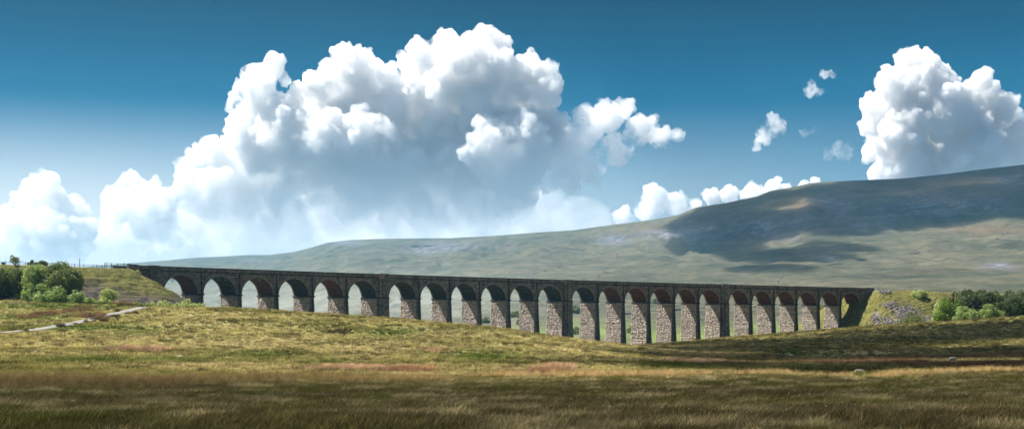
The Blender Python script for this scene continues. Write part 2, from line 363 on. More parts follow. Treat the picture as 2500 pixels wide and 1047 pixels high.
M_wall = stone_mat('sooty_gritstone', (.105, .088, .076), (.32, .265, .225), .55)
M_ring = stone_mat('arch_gritstone', (.12, .10, .088), (.34, .285, .245), .4, .8)
M_cap = stone_mat('coping_gritstone', (.035, .034, .036), (.09, .082, .08), .6, 1.6)
M_brick = stone_mat('red_brick_lining', (.06, .018, .012), (.115, .036, .024), .5, .5, streak=.45)
M_dark = stone_mat('blackened_lining', (.010, .009, .009), (.026, .023, .022), .6, .6, streak=.45)
m, nt, out = new_mat('rock_faced_blocks')
tone = N(nt, 'ShaderNodeAttribute', attribute_name='tone').outputs['Color']; pos = geo_pos(nt)
nn = noise(nt, pos, 2.5, 5, .7); n0 = noise(nt, scaled(nt, pos, (1, 1, .3)), .25, 4, .6)
c = mixc(nt, ramp(nt, nn, [(.35, .4), (.55, 0)]), tone, (.10, .09, .085)); c = mixc(nt, ramp(nt, n0, [(.58, 0), (.78, .4)]), c, (.10, .09, .09))
finish(nt, out, c, .95, nn, 1.0, .18, .1); M_rock = m
m, nt, out = new_mat('iron_pipe'); finish(nt, out, (.012, .012, .014), .6); M_pipe = m
m, nt, out = new_mat('teal_paint'); finish(nt, out, (.02, .22, .20), .7); M_teal = m
m, nt, out = new_mat('ballast'); finish(nt, out, mixc(nt, noise(nt, geo_pos(nt), 6, 4), (.08, .075, .07), (.2, .18, .16)), .95); M_ballast = m

via = empty('viaduct', C(SLEN/2, 0, -8))
props(via, 'long dark stone railway viaduct of twenty-four round arches crossing the valley', 'viaduct')
INV = Matrix.Translation(-Vector(via.location))
def vpart(o, par=None):                        # meshes are modelled in world metres; hang them on the empty without moving them
    o.parent = par or via
    if par is None: o.matrix_parent_inverse = INV
    return o

def bay(i, s0, s1, e0, e1, soffit_mat):
    NA = 22; mb = MB(); ztop = HP-1.62
    arc = [(s0+(s1-s0)*(1-math.cos(math.pi*k/NA))/2, ZI+RISE*math.sin(math.pi*k/NA)) for k in range(NA+1)]
    for d, sg in ((0, 1), (-WID, -1)):
        def q(p):
            pts = [C(a, d, b) for a, b in p]; uv = [(a, b) for a, b in p]
            if sg < 0: pts = pts[::-1]; uv = uv[::-1]
            mb.quad(pts, uv)
        for k in range(NA):
            (a0, b0), (a1, b1) = arc[k], arc[k+1]; q([(a0, b0), (a1, b1), (a1, ztop), (a0, ztop)])
        q([(e0, ZI), (s0, ZI), (s0, ztop), (e0, ztop)]); q([(s1, ZI), (e1, ZI), (e1, ztop), (s1, ztop)])
    for a, b in ((e0, s0), (s1, e1)):
        if abs(a-b) > .01: mb.quad([C(a, 0, ZI), C(a, -WID, ZI), C(b, -WID, ZI), C(b, 0, ZI)])
    vpart(mb.build('spandrel_wall', M_wall))
    mb = MB(); L = 0
    for k in range(NA):
        (a0, b0), (a1, b1) = arc[k], arc[k+1]; dl = math.hypot(a1-a0, b1-b0)
        for j in range(5):
            d0 = -.55-(WID-1.1)*j/5; d1 = -.55-(WID-1.1)*(j+1)/5
            mb.quad([C(a0, d0, b0-.0), C(a0, d1, b0), C(a1, d1, b1), C(a1, d0, b1)], [(d0, L), (d1, L), (d1, L+dl), (d0, L+dl)])
        L += dl
    vpart(mb.build('arch_lining', soffit_mat, smooth=True))
    for fd in (0, -WID):                       # voussoir ring, proud of the face and of the lining
        mb = MB(); pr = .10 if fd == 0 else -.10; inn = -.6 if fd == 0 else .6
        m_ = (s0+s1)/2; L = 0
        for k in range(NA):
            P = []
            for (a, b) in (arc[k], arc[k+1]):
                ca, sa = (a-m_)/(SPAN/2), (b-ZI)/RISE
                i_ = (m_+ca*(SPAN/2-.10), ZI+sa*(RISE-.10)); o_ = (m_+ca*(SPAN/2+.62), ZI+sa*(RISE+.72)); P.append((i_, o_))
            dl = .68; (i0, o0), (i1, o1) = P
            vs = [C(i0[0], fd+pr, i0[1]), C(i1[0], fd+pr, i1[1]), C(o1[0], fd+pr, o1[1]), C(o0[0], fd+pr, o0[1])]
            uv = [(L, 0), (L+dl, 0), (L+dl, .7), (L, .7)]
            if fd: vs = vs[::-1]; uv = uv[::-1]
            mb.quad(vs, uv)
            mb.quad([C(i0[0], fd+inn, i0[1]), C(i1[0], fd+inn, i1[1]), C(i1[0], fd+pr, i1[1]), C(i0[0], fd+pr, i0[1])], [(0, L), (0, L+dl), (.6, L+dl), (.6, L)])
            mb.quad([C(o0[0], fd+pr, o0[1]), C(o1[0], fd+pr, o1[1]), C(o1[0], fd, o1[1]), C(o0[0], fd, o0[1])]); L += dl
        vpart(mb.build('arch_ring', M_ring))

RED = {1, 3, 5, 14, 15, 16, 17, 18, 19, 20, 21, 22, 23, 24}
for i, (a, b) in enumerate(arches):
    e0 = (piers[i-1][0]+piers[i-1][1])/2 if i else a
    e1 = (piers[i][0]+piers[i][1])/2 if i < 23 else b
    bay(i+1, a, b, e0, e1, M_brick if i+1 in RED else M_dark)

def sweep(name, s0, s1, prof, mat, step=6, par=None):
    mb = MB(); n = max(1, int(abs(s1-s0)/step)); ss = [s0+(s1-s0)*k/n for k in range(n+1)]
    for k in range(n):
        for j in range(len(prof)):
            (d0, z0_), (d1, z1_) = prof[j], prof[(j+1) % len(prof)]; L = math.hypot(d1-d0, z1_-z0_)
            mb.quad([C(ss[k], d0, z0_), C(ss[k+1], d0, z0_), C(ss[k+1], d1, z1_), C(ss[k], d1, z1_)],
                    [(ss[k], z0_), (ss[k+1], z0_), (ss[k+1], z0_+L), (ss[k], z0_+L)])
    mb.quad([C(s0, d, z) for d, z in prof][::-1], [(d, z) for d, z in prof][::-1]); mb.quad([C(s1, d, z) for d, z in prof], prof)
    return vpart(mb.build(name, mat), par)
AL, AR = -13.0, SLEN+9.5
def rect(d0, d1, z0_, z1_): return [(d0, z0_), (d1, z0_), (d1, z1_), (d0, z1_)]
sweep('deck', AL, AR, rect(-WID+.02, -.02, HP-2.3, HP-1.66), M_ballast)
for fd, sg in ((0, 1), (-WID, -1)):
    sweep('string_course', AL, AR, rect(fd-.3*sg, fd+.30*sg, HP-1.62, HP-1.32), M_cap)
    sweep('parapet', AL, AR, rect(fd-.45*sg, fd+.06*sg, HP-1.317, HP-.26), M_wall)
    sweep('coping', AL, AR, rect(fd-.55*sg, fd+.2*sg, HP-.257, HP), M_cap)

def pier(s0, s1, zb, thick):
    sc = (s0+s1)/2; hw = (s1-s0)/2; H = ZI-zb
    bs, bd = .040, .022                        # batter sideways and front-to-back
    def P(side, d, z): h = ZI-z; return (sc+side*(hw+bs*h), d, z)
    mb = MB(); nz = max(2, int(H/2)); zs = [ZI-.5-(H-.5)*k/nz for k in range(nz+1)]
    for k in range(nz):
        z1_, z0_ = zs[k], zs[k+1]
        def cor(z): h = ZI-z; return (sc-hw-bs*h, sc+hw+bs*h, bd*h, -WID-bd*h)
        l1, r1, f1, b1 = cor(z1_); l0, r0, f0, b0 = cor(z0_)
        mb.quad([C(l0, f0, z0_), C(r0, f0, z0_), C(r1, f1, z1_), C(l1, f1, z1_)], [(l0, z0_), (r0, z0_), (r1, z1_), (l1, z1_)])
        mb.quad([C(r0, b0, z0_), C(l0, b0, z0_), C(l1, b1, z1_), C(r1, b1, z1_)], [(r0, z0_), (l0, z0_), (l1, z1_), (r1, z1_)])
        mb.quad([C(l0, b0, z0_), C(l0, f0, z0_), C(l1, f1, z1_), C(l1, b1, z1_)], [(b0, z0_), (f0, z0_), (f1, z1_), (b1, z1_)])
        mb.quad([C(r0, f0, z0_), C(r0, b0, z0_), C(r1, b1, z1_), C(r1, f1, z1_)], [(f0, z0_), (b0, z0_), (b1, z1_), (f1, z1_)])
    p = vpart(mb.build('pier', M_wall))
    # rock-faced blocks on the two faces under the arch, each course its own depth
    for side in (-1, 1):
        V_, F_, T_ = [], [], []
        z = zb
        while z < ZI-.62:
            ch = random.uniform(.34, .50); zt = min(z+ch, ZI-.55); h = ZI-(z+zt)/2
            d0, d1 = bd*h-.05, -WID-bd*h+.05; d = d0
            ct = random.uniform(.8, 1.1)
            while d > d1+.2:
                bw = random.uniform(.45, 1.0); dn = max(d1, d-bw)
                if dn-d1 < .35: dn = d1
                r_ = random.uniform(.05, .27); tn = random.choice([.8, .95, 1.0, 1.1, 1.15, 1.0, .55])*ct*random.uniform(.85, 1.1)
                col = (.58*tn, .495*tn, .43*tn) if random.random() < .75 else (.49*tn, .44*tn, .41*tn)
                a = sc+side*(hw+bs*(ZI-z)-.02); a2 = sc+side*(hw+bs*(ZI-zt)-.02); o1 = a+side*r_; o2 = a2+side*(r_+random.uniform(-.04, .04))
                g = .03; k = len(V_)
                for (ss_, dd, zz) in ((a, d-g, z+g), (a, dn+g, z+g), (a2, dn+g, zt-g), (a2, d-g, zt-g), (o1, d-2*g, z+2*g), (o1, dn+2*g, z+2*g), (o2, dn+2*g, zt-2*g), (o2, d-2*g, zt-2*g)):
                    V_.append(C(ss_, dd, zz)); T_.append(col)
                for f in ((4,5,6,7),(0,1,5,4),(1,2,6,5),(2,3,7,6),(3,0,4,7)): F_.append([k+q for q in (f if side < 0 else f[::-1])])
                d = dn
            z = zt
        vpart(mesh_obj('rock_facing', np.array(V_), np.array(F_), M_rock, col={'tone': np.array(T_)}), p)
    mb = MB(); mb.box((s0-.34, -WID-.32, ZI-.5), (s1+.34, .32, ZI-.004), C)
    vpart(mb.build('impost_band', M_cap), p)
    return p
for i, (a, b) in enumerate(piers):
    x_, y_, _ = C((a+b)/2, 0, 0); g = float(gz(x_, y_))
    thick = b-a > 3; p = pier(a, b, min(g, float(gz(x_-5, y_+8)))-1.2, thick)
    if thick:
        m_ = (a+b)/2
        for fd, sg in ((0, 1), (-WID, -1)):
            mb = MB(); mb.box((m_-2.1, min(fd, fd+.75*sg), ZI+.01), (m_+2.1, max(fd, fd+.75*sg), HP-1.33), C)
            mb.box((m_-2.25, min(fd, fd+.95*sg), HP-1.325), (m_+2.25, max(fd+.1*sg, fd+.95*sg), HP+.13), C)
            vpart(mb.build('pilaster', M_wall))
            mb = MB(); mb.box((m_-2.3, min(fd+.02*sg, fd+.9*sg), g-1.2), (m_+2.3, max(fd+.02*sg, fd+.9*sg), ZI-.51), C); vpart(mb.build('buttress', M_wall), p)
            if sg > 0:
                mb = MB(); mb.tube([C(m_-.9, .98, HP-1.7), C(m_-.9, .98, g-1)], .10); vpart(mb.build('downpipe', M_pipe))
    else:
        mb = MB(); mm = (a+b)/2; mb.tube([C(mm, .2, HP-1.7), C(mm, .42, ZI+.1), C(mm, .42, ZI-.6), C(mm, .30+.022*(ZI-g), g-.5)], .17); vpart(mb.build('downpipe', M_pipe))
# abutments
for (a, b, pa) in ((AL, 0, -3.6), (SLEN, AR, SLEN+5.0)):
    mb = MB()
    n = 4
    for k in range(n):
        s0, s1 = a+(b-a)*k/n, a+(b-a)*(k+1)/n
        for d in (0, -WID):
            pts = [C(s0, d, -8), C(s1, d, -8), C(s1, d, HP-1.62), C(s0, d, HP-1.62)]; uv = [(s0, -8), (s1, -8), (s1, HP-1.6), (s0, HP-1.6)]
            if d: pts = pts[::-1]; uv = uv[::-1]
            mb.quad(pts, uv)
    for ss_, rev in ((a, 0), (b, 1)):
        pts = [C(ss_, -WID, -8), C(ss_, 0, -8), C(ss_, 0, HP-1.62), C(ss_, -WID, HP-1.62)]; mb.quad(pts if not rev else pts[::-1], [(-WID, -8), (0, -8), (0, HP), (-WID, HP)])
    vpart(mb.build('abutment', M_wall))
    mb = MB(); mb.box((pa-1.5, .01, -6), (pa+1.5, .6, HP-1.325), C); mb.box((pa-1.9, -.5, HP-.30), (pa+1.9, .75, HP+.16), C); vpart(mb.build('pilaster', M_wall))
    if a < 0:
        mb = MB(); mb.box((AL-.3, -.6, HP-1.6), (AL+3.4, .45, HP+.22), C); vpart(mb.build('end_block', M_wall))
    else:
        mb = MB(); mb.box((AR-3.2, -.6, HP-1.6), (AR+.4, .45, HP+.16), C); vpart(mb.build('end_block', M_wall))
for s_, z_ in ((3.4, HP-4.3), (12.0, HP-4.9), (16.4+15.55*.0+1.0, HP-3.6), (21.5, HP-3.4), (24.6, HP-3.6), (38.5, HP-3.4), (73.0, HP-3.8), (183.0, HP-3.2), (196.0, HP-3.2), (213.0, HP-3.3)):
    mb = MB(); n = 14
    for k in range(n):
        a0, a1 = 2*math.pi*k/n, 2*math.pi*(k+1)/n
        mb.quad([C(s_+r_*math.cos(t), .125, z_+r_*1.1*math.sin(t)) for r_, t in ((.42, a0), (.60, a0), (.60, a1), (.42, a1))])
    vpart(mb.build('painted_mark', M_teal))

# ------------------------------------------------------------------ embankments
def emb_height(s, d, side):
    top = HP-1.45
    if side < 0:
        dd = np.maximum(0, d-5.5)/1.45 + np.maximum(0, -WID-5-d)/1.6
        e = np.maximum(0, s-AL+3.2)/1.72
        z = top - np.sqrt(dd**2+e**2+.25)+.5
    else:
        dd = np.maximum(0, d-4.8)/1.6 + np.maximum(0, -WID-5-d)/1.6
        e = np.maximum(0, (AR-1.5)-s)/1.25
        z = top - np.sqrt(dd**2+e**2+.25)+.5
    return z
def embankment(s0, s1, side, mat, name):
    ss = np.linspace(s0, s1, 330); dd = np.linspace(-52, 46, 170)
    S, D = np.meshgrid(ss, dd, indexing='ij'); h = np.interp(S, _u, _h)
    X = np.interp(S, _u, _X)+np.sin(h)*D; Y = np.interp(S, _u, _Z)-np.cos(h)*D
    z = emb_height(S, D, side); slope = np.clip((HP-1.6-z)/3, 0, 1)
    z = z + slope*(.6*fbm(S/9, D/9, 71, 4) + .75*fbm(S/2.6, D/1.6, 75, 3) + .20*np.sin(D*3.4+4*fbm(S/5, D/5, 78)))
    if side > 0:                               # trodden gully and bulging spoil tip on the right-hand slope
        z = z + 4.2*np.exp(-((S-(SLEN+36))/15)**2-((D-19)/10)**2) - 2.2*np.exp(-((S-(SLEN+62))/7)**2-((D-19)/12)**2)
    g = gz(X, Y); low = z < g-1.2; z = np.where(low, g-1.2, z)
    px = XC+F*X/Y; pr = YH-F*z/Y
    scree = np.zeros_like(z); heath = np.zeros_like(z)
    if side > 0:
        for (x, r, a, b) in [(2140,780,12,26),(2170,785,26,14),(2215,770,34,24),(2245,785,50,12),(2200,755,20,9),(2175,745,22,8),(2290,778,30,8),(2160,712,16,5)]: scree = np.maximum(scree, np.exp(-((px-x)/a)**2-((pr-r)/b)**2)*(.75+.6*fbm(S/3, D/3, 66)))
    else:
        heath = np.clip((pr-680-(px-190)*.13+24*fbm(S/7, D/5, 7))/26, 0, 1)
    keep = ~(low[:-1, :-1] & low[1:, 1:] & low[1:, :-1] & low[:-1, 1:]).ravel()
    f = grid_faces(len(ss), len(dd))[:, ::-1][keep]
    return mesh_obj(name, np.stack([X, Y, z], -1).reshape(-1, 3), f, mat, smooth=True, col={'scree': scree.ravel(), 'heath': heath.ravel()})
m, nt, out = new_mat('bank_turf'); pos = geo_pos(nt)
at_ = lambda n: N(nt, 'ShaderNodeAttribute', attribute_name=n).outputs['Fac']
n1 = noise(nt, pos, .5, 5, .65); n2 = noise(nt, scaled(nt, pos, (1, 1, 3)), 1.1, 4, .7); n3 = noise(nt, pos, .09, 4)
vo = N(nt, 'ShaderNodeTexVoronoi'); vo.inputs['Scale'].default_value = .9; nt.links.new(pos, vo.inputs['Vector'])
c = mixc(nt, ramp(nt, n1, [(.38, 0), (.62, 1)]), (.095, .10, .024), (.21, .185, .058)); c = mixc(nt, ramp(nt, n3, [(.4, 0), (.6, .5)]), c, (.15, .145, .036))
c = mixc(nt, ramp(nt, n2, [(.50, 0), (.66, .9)]), c, (.05, .045, .02))
hm = N(nt, 'ShaderNodeMath', operation='MULTIPLY'); nt.links.new(at_('heath'), hm.inputs[0]); nt.links.new(ramp(nt, n1, [(.30, .75), (.55, 1)]), hm.inputs[1])
c = mixc(nt, hm.outputs[0], c, mixc(nt, n2, (.045, .036, .038), (.15, .12, .11)))
sm = N(nt, 'ShaderNodeMath', operation='MULTIPLY'); nt.links.new(at_('scree'), sm.inputs[0]); nt.links.new(ramp(nt, n1, [(.30, .2), (.5, 1)]), sm.inputs[1])
c = mixc(nt, ramp(nt, sm.outputs[0], [(.2, 0), (.5, 1)]), c, mixc(nt, ramp(nt, vo.outputs['Color'], [(.2, 0), (.8, 1)]), (.10, .08, .065), (.24, .20, .18)))
finish(nt, out, c, .95, n2, .9, .5, .1); M_bank = m
bl = props(embankment(-150, 22, -1, M_bank, 'embankment'), 'grassy railway embankment sloping down beside the left end of the viaduct', kind='structure')
brt = props(embankment(SLEN-30, SLEN+200, 1, M_bank, 'embankment'), 'grassy railway embankment with loose stone at the right end of the viaduct', kind='structure')
def bank_z(X, Y):                             # nearest point on either embankment, else ground
    i = np.argmin((_X-X)**2+(_Z-Y)**2); h = _h[i]; d = (X-_X[i])*math.sin(h)-(Y-_Z[i])*math.cos(h)
    g = float(gz(X, Y)); ss = _u[i]
    if ss < 22: g = max(g, float(emb_height(np.array(ss), np.array(d), -1)))
    if ss > SLEN-30: g = max(g, float(emb_height(np.array(ss), np.array(d), 1)))
    return g
def at_bank(x, row, z_lo=330, z_hi=900):      # first surface (ground or bank) met by the sight line of a photo pixel
    for Z in np.arange(z_lo, z_hi, .75):
        X = (x-XC)/F*Z; z = bank_z(X, Z)
        if YH-F*z/Z <= row: return Vector((X, float(Z), z))
    return at(x, row)
#PART2
# ------------------------------------------------------------------ clouds
_ICO = {}
def ico(sub):
    if sub not in _ICO:
        bm = bmesh.new(); bmesh.ops.create_icosphere(bm, subdivisions=sub, radius=1)
        _ICO[sub] = (np.array([v.co[:] for v in bm.verts]), np.array([[v.index for v in f.verts] for f in bm.faces])); bm.free()
    return _ICO[sub]
def n3(P, seed=0, octs=3):
    return (fbm(P[:, 0]+.37*P[:, 1], P[:, 2]+.51*P[:, 1], seed, octs)+fbm(P[:, 1]-.4*P[:, 2]+9, P[:, 0]+.3*P[:, 2], seed+7, octs))*.6
def cloud(name, lobes, D, vox, label, mat, seed=0, depth=.8, n1=16, n2=9, rag=.35, group=None, r2min=3.0, sub0=3):
    rg = np.random.default_rng(seed); px = D/F
    V0, F0 = [], []; cnt = 0
    def add(c, r, sub):
        nonlocal cnt
        v, f = ico(sub); q = v*r+c
        V0.append(q); F0.append(f+cnt); cnt += len(v)
    for (cx, cy, r) in lobes:
        c = np.array([(cx-XC)*px, D + rg.uniform(-1, 1)*r*px*depth, (YH-cy)*px]); R = r*px*.86
        add(c, R, 4)
        k1 = int(n1*max(.5, (r/45)**.9))
        for _ in range(k1):
            a = rg.normal(size=3); a[1] = -abs(a[1])*.8 if rg.random() < .75 else a[1]; a[2] = a[2]*.9+.25; a /= np.linalg.norm(a)
            r1 = R*rg.uniform(.22, .46)*min(1, (50/r)**.35); c1 = c+a*(R*rg.uniform(.92, 1.02)-r1*.25)
            add(c1, r1, 3)
            for _ in range(n2):
                b = rg.normal(size=3)*.8+a; b /= np.linalg.norm(b); r2 = max(r1*rg.uniform(.22, .5), r2min*px*.5)
                add(c1+b*r1*.95, r2, 2 if r2 > 5*px else 1)
    Vv = np.concatenate(V0); Q = Vv/px
    Vv = Vv + px*np.stack([11*n3(Q/34, seed+k*11+50, 2)+4.5*n3(Q/12, seed+k*11+55, 2) for k in range(3)], 1)*min(1, rag*2.2)
    me = bpy.data.meshes.new('tmp'); Vv = Vv.astype(np.float32); Ff = np.concatenate(F0).astype(np.int32)
    me.vertices.add(len(Vv)); me.vertices.foreach_set('co', Vv.ravel()); me.loops.add(Ff.size); me.loops.foreach_set('vertex_index', Ff.ravel())
    me.polygons.add(len(Ff)); me.polygons.foreach_set('loop_start', np.arange(0, Ff.size, 3, dtype=np.int32)); me.update(calc_edges=True)
    to = bpy.data.objects.new('tmp', me); COL.objects.link(to)
    md = to.modifiers.new('r', 'REMESH'); md.mode = 'VOXEL'; md.voxel_size = vox*px; md.use_smooth_shade = True
    dg = bpy.context.evaluated_depsgraph_get(); ev = to.evaluated_get(dg); m2 = bpy.data.meshes.new_from_object(ev)
    bpy.data.objects.remove(to); bpy.data.meshes.remove(me)
    nv = len(m2.vertices); co = np.empty(nv*3, np.float32); m2.vertices.foreach_get('co', co); co = co.reshape(-1, 3)
    no = np.empty(nv*3, np.float32); m2.vertices.foreach_get('normal', no); no = no.reshape(-1, 3)
    q = co/px
    dsp = rag*(8*n3(q/30, seed+3, 3)+9*(1-2*np.abs(n3(q/12, seed+5, 3)))+7*(1-2*np.abs(n3(q/5.5, seed+9, 2))))-rag*7
    co = co+no*(dsp*px)[:, None]
    m2.vertices.foreach_set('co', co.ravel()); m2.polygons.foreach_set('use_smooth', [True]*len(m2.polygons)); m2.update()
    m2.materials.clear(); m2.materials.append(mat); m2.name = name
    o = bpy.data.objects.new(name, m2); COL.objects.link(o); props(o, label, 'cloud', group); return o
TOWER = [(662,168,36),(628,186,38),(598,212,36),(576,245,24),(640,215,40),(692,194,18),(620,270,55),(590,315,42),(560,262,14)]
DOME = [(842,142,34),(880,150,36),(808,182,42),(905,182,40),(860,192,50),(948,188,32),(776,216,40),(728,245,38),(700,272,45),(965,212,26),(860,262,90),(755,305,80),(675,320,60)]
HEAD = [(1022,118,32),(990,150,26),(1085,100,32),(1065,132,35),(1190,94,36),(1152,108,30),(1217,112,32),(1130,160,60),(1200,170,60),(1020,188,48),(1075,225,70),(1292,150,30),(1260,190,50),(1320,185,36),(1338,218,34),(1352,245,24),(1300,262,70),(1200,262,90),(1100,300,85)]
SKIRT = [(480,378,30),(458,412,32),(520,372,42),(560,402,60),(470,455,48),(540,472,80),(478,515,48),(620,440,80),(600,545,75),(515,565,50),(685,520,75),(665,600,55),(725,560,40),(560,610,60)]
BODY = [(760,400,90),(860,380,95),(960,420,110),(1090,420,115),(1240,390,110),(1330,340,65),(900,500,90),(1010,540,90),(800,500,80),(1150,520,90),(1260,480,60)]
WING = [(1400,330,40),(1372,390,46),(1430,350,40),(1350,440,40),(1480,290,42),(1522,268,30),(1450,302,40),(1424,278,26),(1560,322,42),(1612,338,30),(1652,328,18),(1500,370,45),(1440,412,40),(1395,452,30),(1400,350,50)]
# ------------------------------------------------------------------ paths, tracks, walls, fences
def ribbon(name, pts, width, mat, zf, lift=.05, sub=14, wob=.15):
    P = []
    for a, b in zip(pts[:-1], pts[1:]):
        for k in range(sub): P.append(a.lerp(b, k/sub))
    P.append(pts[-1]); V_, F_ = [], []
    for i, p in enumerate(P):
        d = (P[min(i+1, len(P)-1)]-P[max(i-1, 0)]); d.z = 0; d.normalize(); s = Vector((d.y, -d.x, 0)); hw = width/2*(1+wob*math.sin(i*1.7)+wob*.6*math.sin(i*.63))
        for k in (-1, -.5, 0, .5, 1):
            q = p+s*hw*k; V_.append((q.x, q.y, zf(q.x, q.y)+lift))
    F_ = [(i*5+k, i*5+k+1, i*5+k+6, i*5+k+5) for i in range(len(P)-1) for k in range(4)]
    return mesh_obj(name, V_, F_, mat, smooth=True)
m, nt, out = new_mat('gravel_path'); nn = noise(nt, geo_pos(nt), 1.2, 5, .7)
finish(nt, out, mixc(nt, nn, (.15, .14, .125), (.27, .255, .235)), .95, nn, .6, .1); M_path = m
gzf = lambda x, y: float(gz(x, y))
pp = [at(x, r, 230, 372) for x, r in [(-40, 812), (20, 810), (78, 806), (150, 795), (192, 786), (232, 777), (262, 770), (300, 762), (330, 755), (352, 749)]]
PATHPTS = pp
props(ribbon('path', pp, 2.7, M_path, gzf, .10), 'pale gravel path crossing the meadow', kind='structure')
pp = [at(x, r, 360, 440) for x, r in [(-60, 741), (0, 739.5), (40, 739), (72, 738.5)]]
props(ribbon('path', pp, 3.0, M_path, gzf, .10), kind='structure')
m, nt, out = new_mat('rail_steel'); finish(nt, out, (.10, .07, .055), .5); M_rail = m
m, nt, out = new_mat('weathered_timber'); nn = noise(nt, scaled(nt, geo_pos(nt), (3, 3, .5)), 6, 3); finish(nt, out, mixc(nt, nn, (.05, .042, .035), (.14, .12, .10)), .9); M_wood = m
m, nt, out = new_mat('field_stone'); nn = noise(nt, geo_pos(nt), 1.6, 5, .7); finish(nt, out, mixc(nt, nn, (.16, .15, .15), (.50, .48, .46)), .95, nn, .9, .12); M_stone = m
m, nt, out = new_mat('drystone'); nn = noise(nt, geo_pos(nt), 1.2, 4, .7); finish(nt, out, mixc(nt, nn, (.07, .07, .07), (.19, .18, .17)), .95, nn, .9, .3); M_dry = m

def side_thing(s0, s1, name, label, step, ph, rails, d, cat='fence', pr=.06, group=None):
    root = empty(name, C((s0+s1)/2, d, HP-1.3)); props(root, label, cat, group); inv = Matrix.Translation(-Vector(root.location))
    n = max(1, int(round((s1-s0)/step)))
    for k in range(n+1):
        s_ = s0+(s1-s0)*k/n; mb = MB(); h = ph*random.uniform(.92, 1.06)
        mb.box((s_-pr, d-pr, HP-1.75), (s_+pr, d+pr, HP-1.35+h), C); o = mb.build('post', M_wood, root); o.matrix_parent_inverse = inv
    for z in rails:
        mb = MB(); q = 14
        for k in range(q): mb.box((s0+(s1-s0)*k/q, d-pr*.6, HP-1.35+z), (s0+(s1-s0)*(k+1)/q, d+pr*.6, HP-1.35+z+.10), C)
        o = mb.build('rail', M_wood, root); o.matrix_parent_inverse = inv
    return root
side_thing(AL-9.6, AL-.4, 'railing', 'dark timber railing at the left end of the viaduct beside the embankment top', 2.3, 1.75, (1.55, .95), 1.6, pr=.09)
side_thing(-118, AL-11, 'trackside_fence', 'low post and rail fence along the top of the left embankment', 3.2, 1.0, (.75, .35), 2.5)
side_thing(AR+1.5, SLEN+190, 'trackside_fence', 'low post and rail fence along the top of the right embankment', 3.0, 1.0, (.75, .35), 1.5)
for s_, h, lb in ((-75.2, 3.3, 'thin marker post left of its twin above the big bush'), (-71.8, 3.3, 'thin marker post right of its twin above the big bush'),
                  (-38.5, 2.0, 'short post leftmost on the open top of the left embankment'), (-31.0, 2.9, 'tallest post on the open top of the left embankment'),
                  (-25.0, 1.3, 'stubby post between two taller ones on the left embankment'), (-21.5, 1.9, 'post nearest the dark railing on the left embankment')):
    mb = MB(); p = C(s_, 1, HP-1.7); mb.tube([p, (p[0], p[1], p[2]+h)], .09); mb.box((p[0]-.14, p[1]-.1, p[2]+h), (p[0]+.14, p[1]+.1, p[2]+h+.12))
    props(mb.build('marker_post', M_wood), lb, 'post', 'posts beside the railway')
for s_, h, lb in ((SLEN+13.5, 2.0, 'thin trackside post just right of the viaduct end'), (SLEN+39, 2.2, 'left one of the paired tall posts on the right embankment'), (SLEN+47.5, 2.4, 'right one of the paired tall posts on the right embankment')):
    mb = MB(); p = C(s_, 0, HP-1.7); mb.tube([p, (p[0], p[1], p[2]+h)], .10); mb.box((p[0]-.14, p[1]-.1, p[2]+h), (p[0]+.14, p[1]+.1, p[2]+h+.12))
    props(mb.build('marker_post', M_wood), lb, 'post', 'posts beside the railway')
for d0 in (-2.2, -6.0):
    for s0, s1 in ((-120, AL), (AL, AR), (AR, SLEN+200)):
        pass
for s0, s1, nm in ((-130, AL, 'a'), (AL, AR, 'b'), (AR, SLEN+200, 'c')):
    mb = MB(); n = int((s1-s0)/8)
    for k in range(n):
        a, b = s0+(s1-s0)*k/n, s0+(s1-s0)*(k+1)/n
        for dc in (-2.6, -6.2):
            for r in (-.72, .72): mb.box((a, dc+r-.04, HP-1.652), (b, dc+r+.04, HP-1.50), C)
    props(mb.build('railway_track', M_rail), kind='structure')
# small lineside hut at the far left
p = C(-52.2, -3, 0); xx = (8-XC)/F*436.0
hut = empty('lineside_hut', (xx, 436, HP-2.0)); props(hut, 'small dark lineside cabinet on legs at the far left edge', 'cabinet')
mb = MB(); mb.box((-.45, -.3, .35), (.45, .3, 1.5)); mb.build('cabinet_body', M_wood, hut)
mb = MB(); mb.box((-.52, -.37, 1.503), (.52, .37, 1.60)); mb.build('roof', M_cap, hut)
for q in (-1, 1):
    mb = MB(); mb.box((q*.36-.06, -.06, -.2), (q*.36+.06, .06, .347)); mb.build('leg', M_wood, hut)

def wall_line(pix, label, h=1.7, wd=.9, mat=None):
    h *= .72; wd *= .5
    P = [at_hill(x, r) for x, r in pix]; mb = MB(); Q = []
    for a, b in zip(P[:-1], P[1:]):
        n = max(2, int((b-a).length/45))
        for k in range(n): Q.append(a.lerp(b, k/n))
    Q.append(P[-1]); Q = [Vector((q.x, q.y, hz(q.x, q.y))) for q in Q]
    for a, b in zip(Q[:-1], Q[1:]):
        d = b-a; d.z = 0; d.normalize(); s = Vector((d.y, -d.x, 0))*wd/2; up = Vector((0, 0, h)); dn = Vector((0, 0, -2.5))
        a0, a1, b0, b1 = a-s, a+s, b-s, b+s
        mb.quad([a1+dn, b1+dn, b1+up, a1+up]); mb.quad([b0+dn, a0+dn, a0+up, b0+up]); mb.quad([a1+up, b1+up, b0+up, a0+up])
    props(mb.build('dry_stone_wall', mat or M_dry), label, 'wall', 'dry stone walls on the fellside')
wall_line([(1522, 596), (1514, 606), (1506, 618), (1502, 632), (1487, 648), (1472, 662), (1461, 676)], 'crooked wall running down the middle of the fell to the viaduct', 2.2, 2.2)
wall_line([(2486, 540), (2472, 549), (2462, 560), (2452, 572), (2440, 581)], 'short steep wall near the right edge below the shadowed slope', 1.8, 1.8)
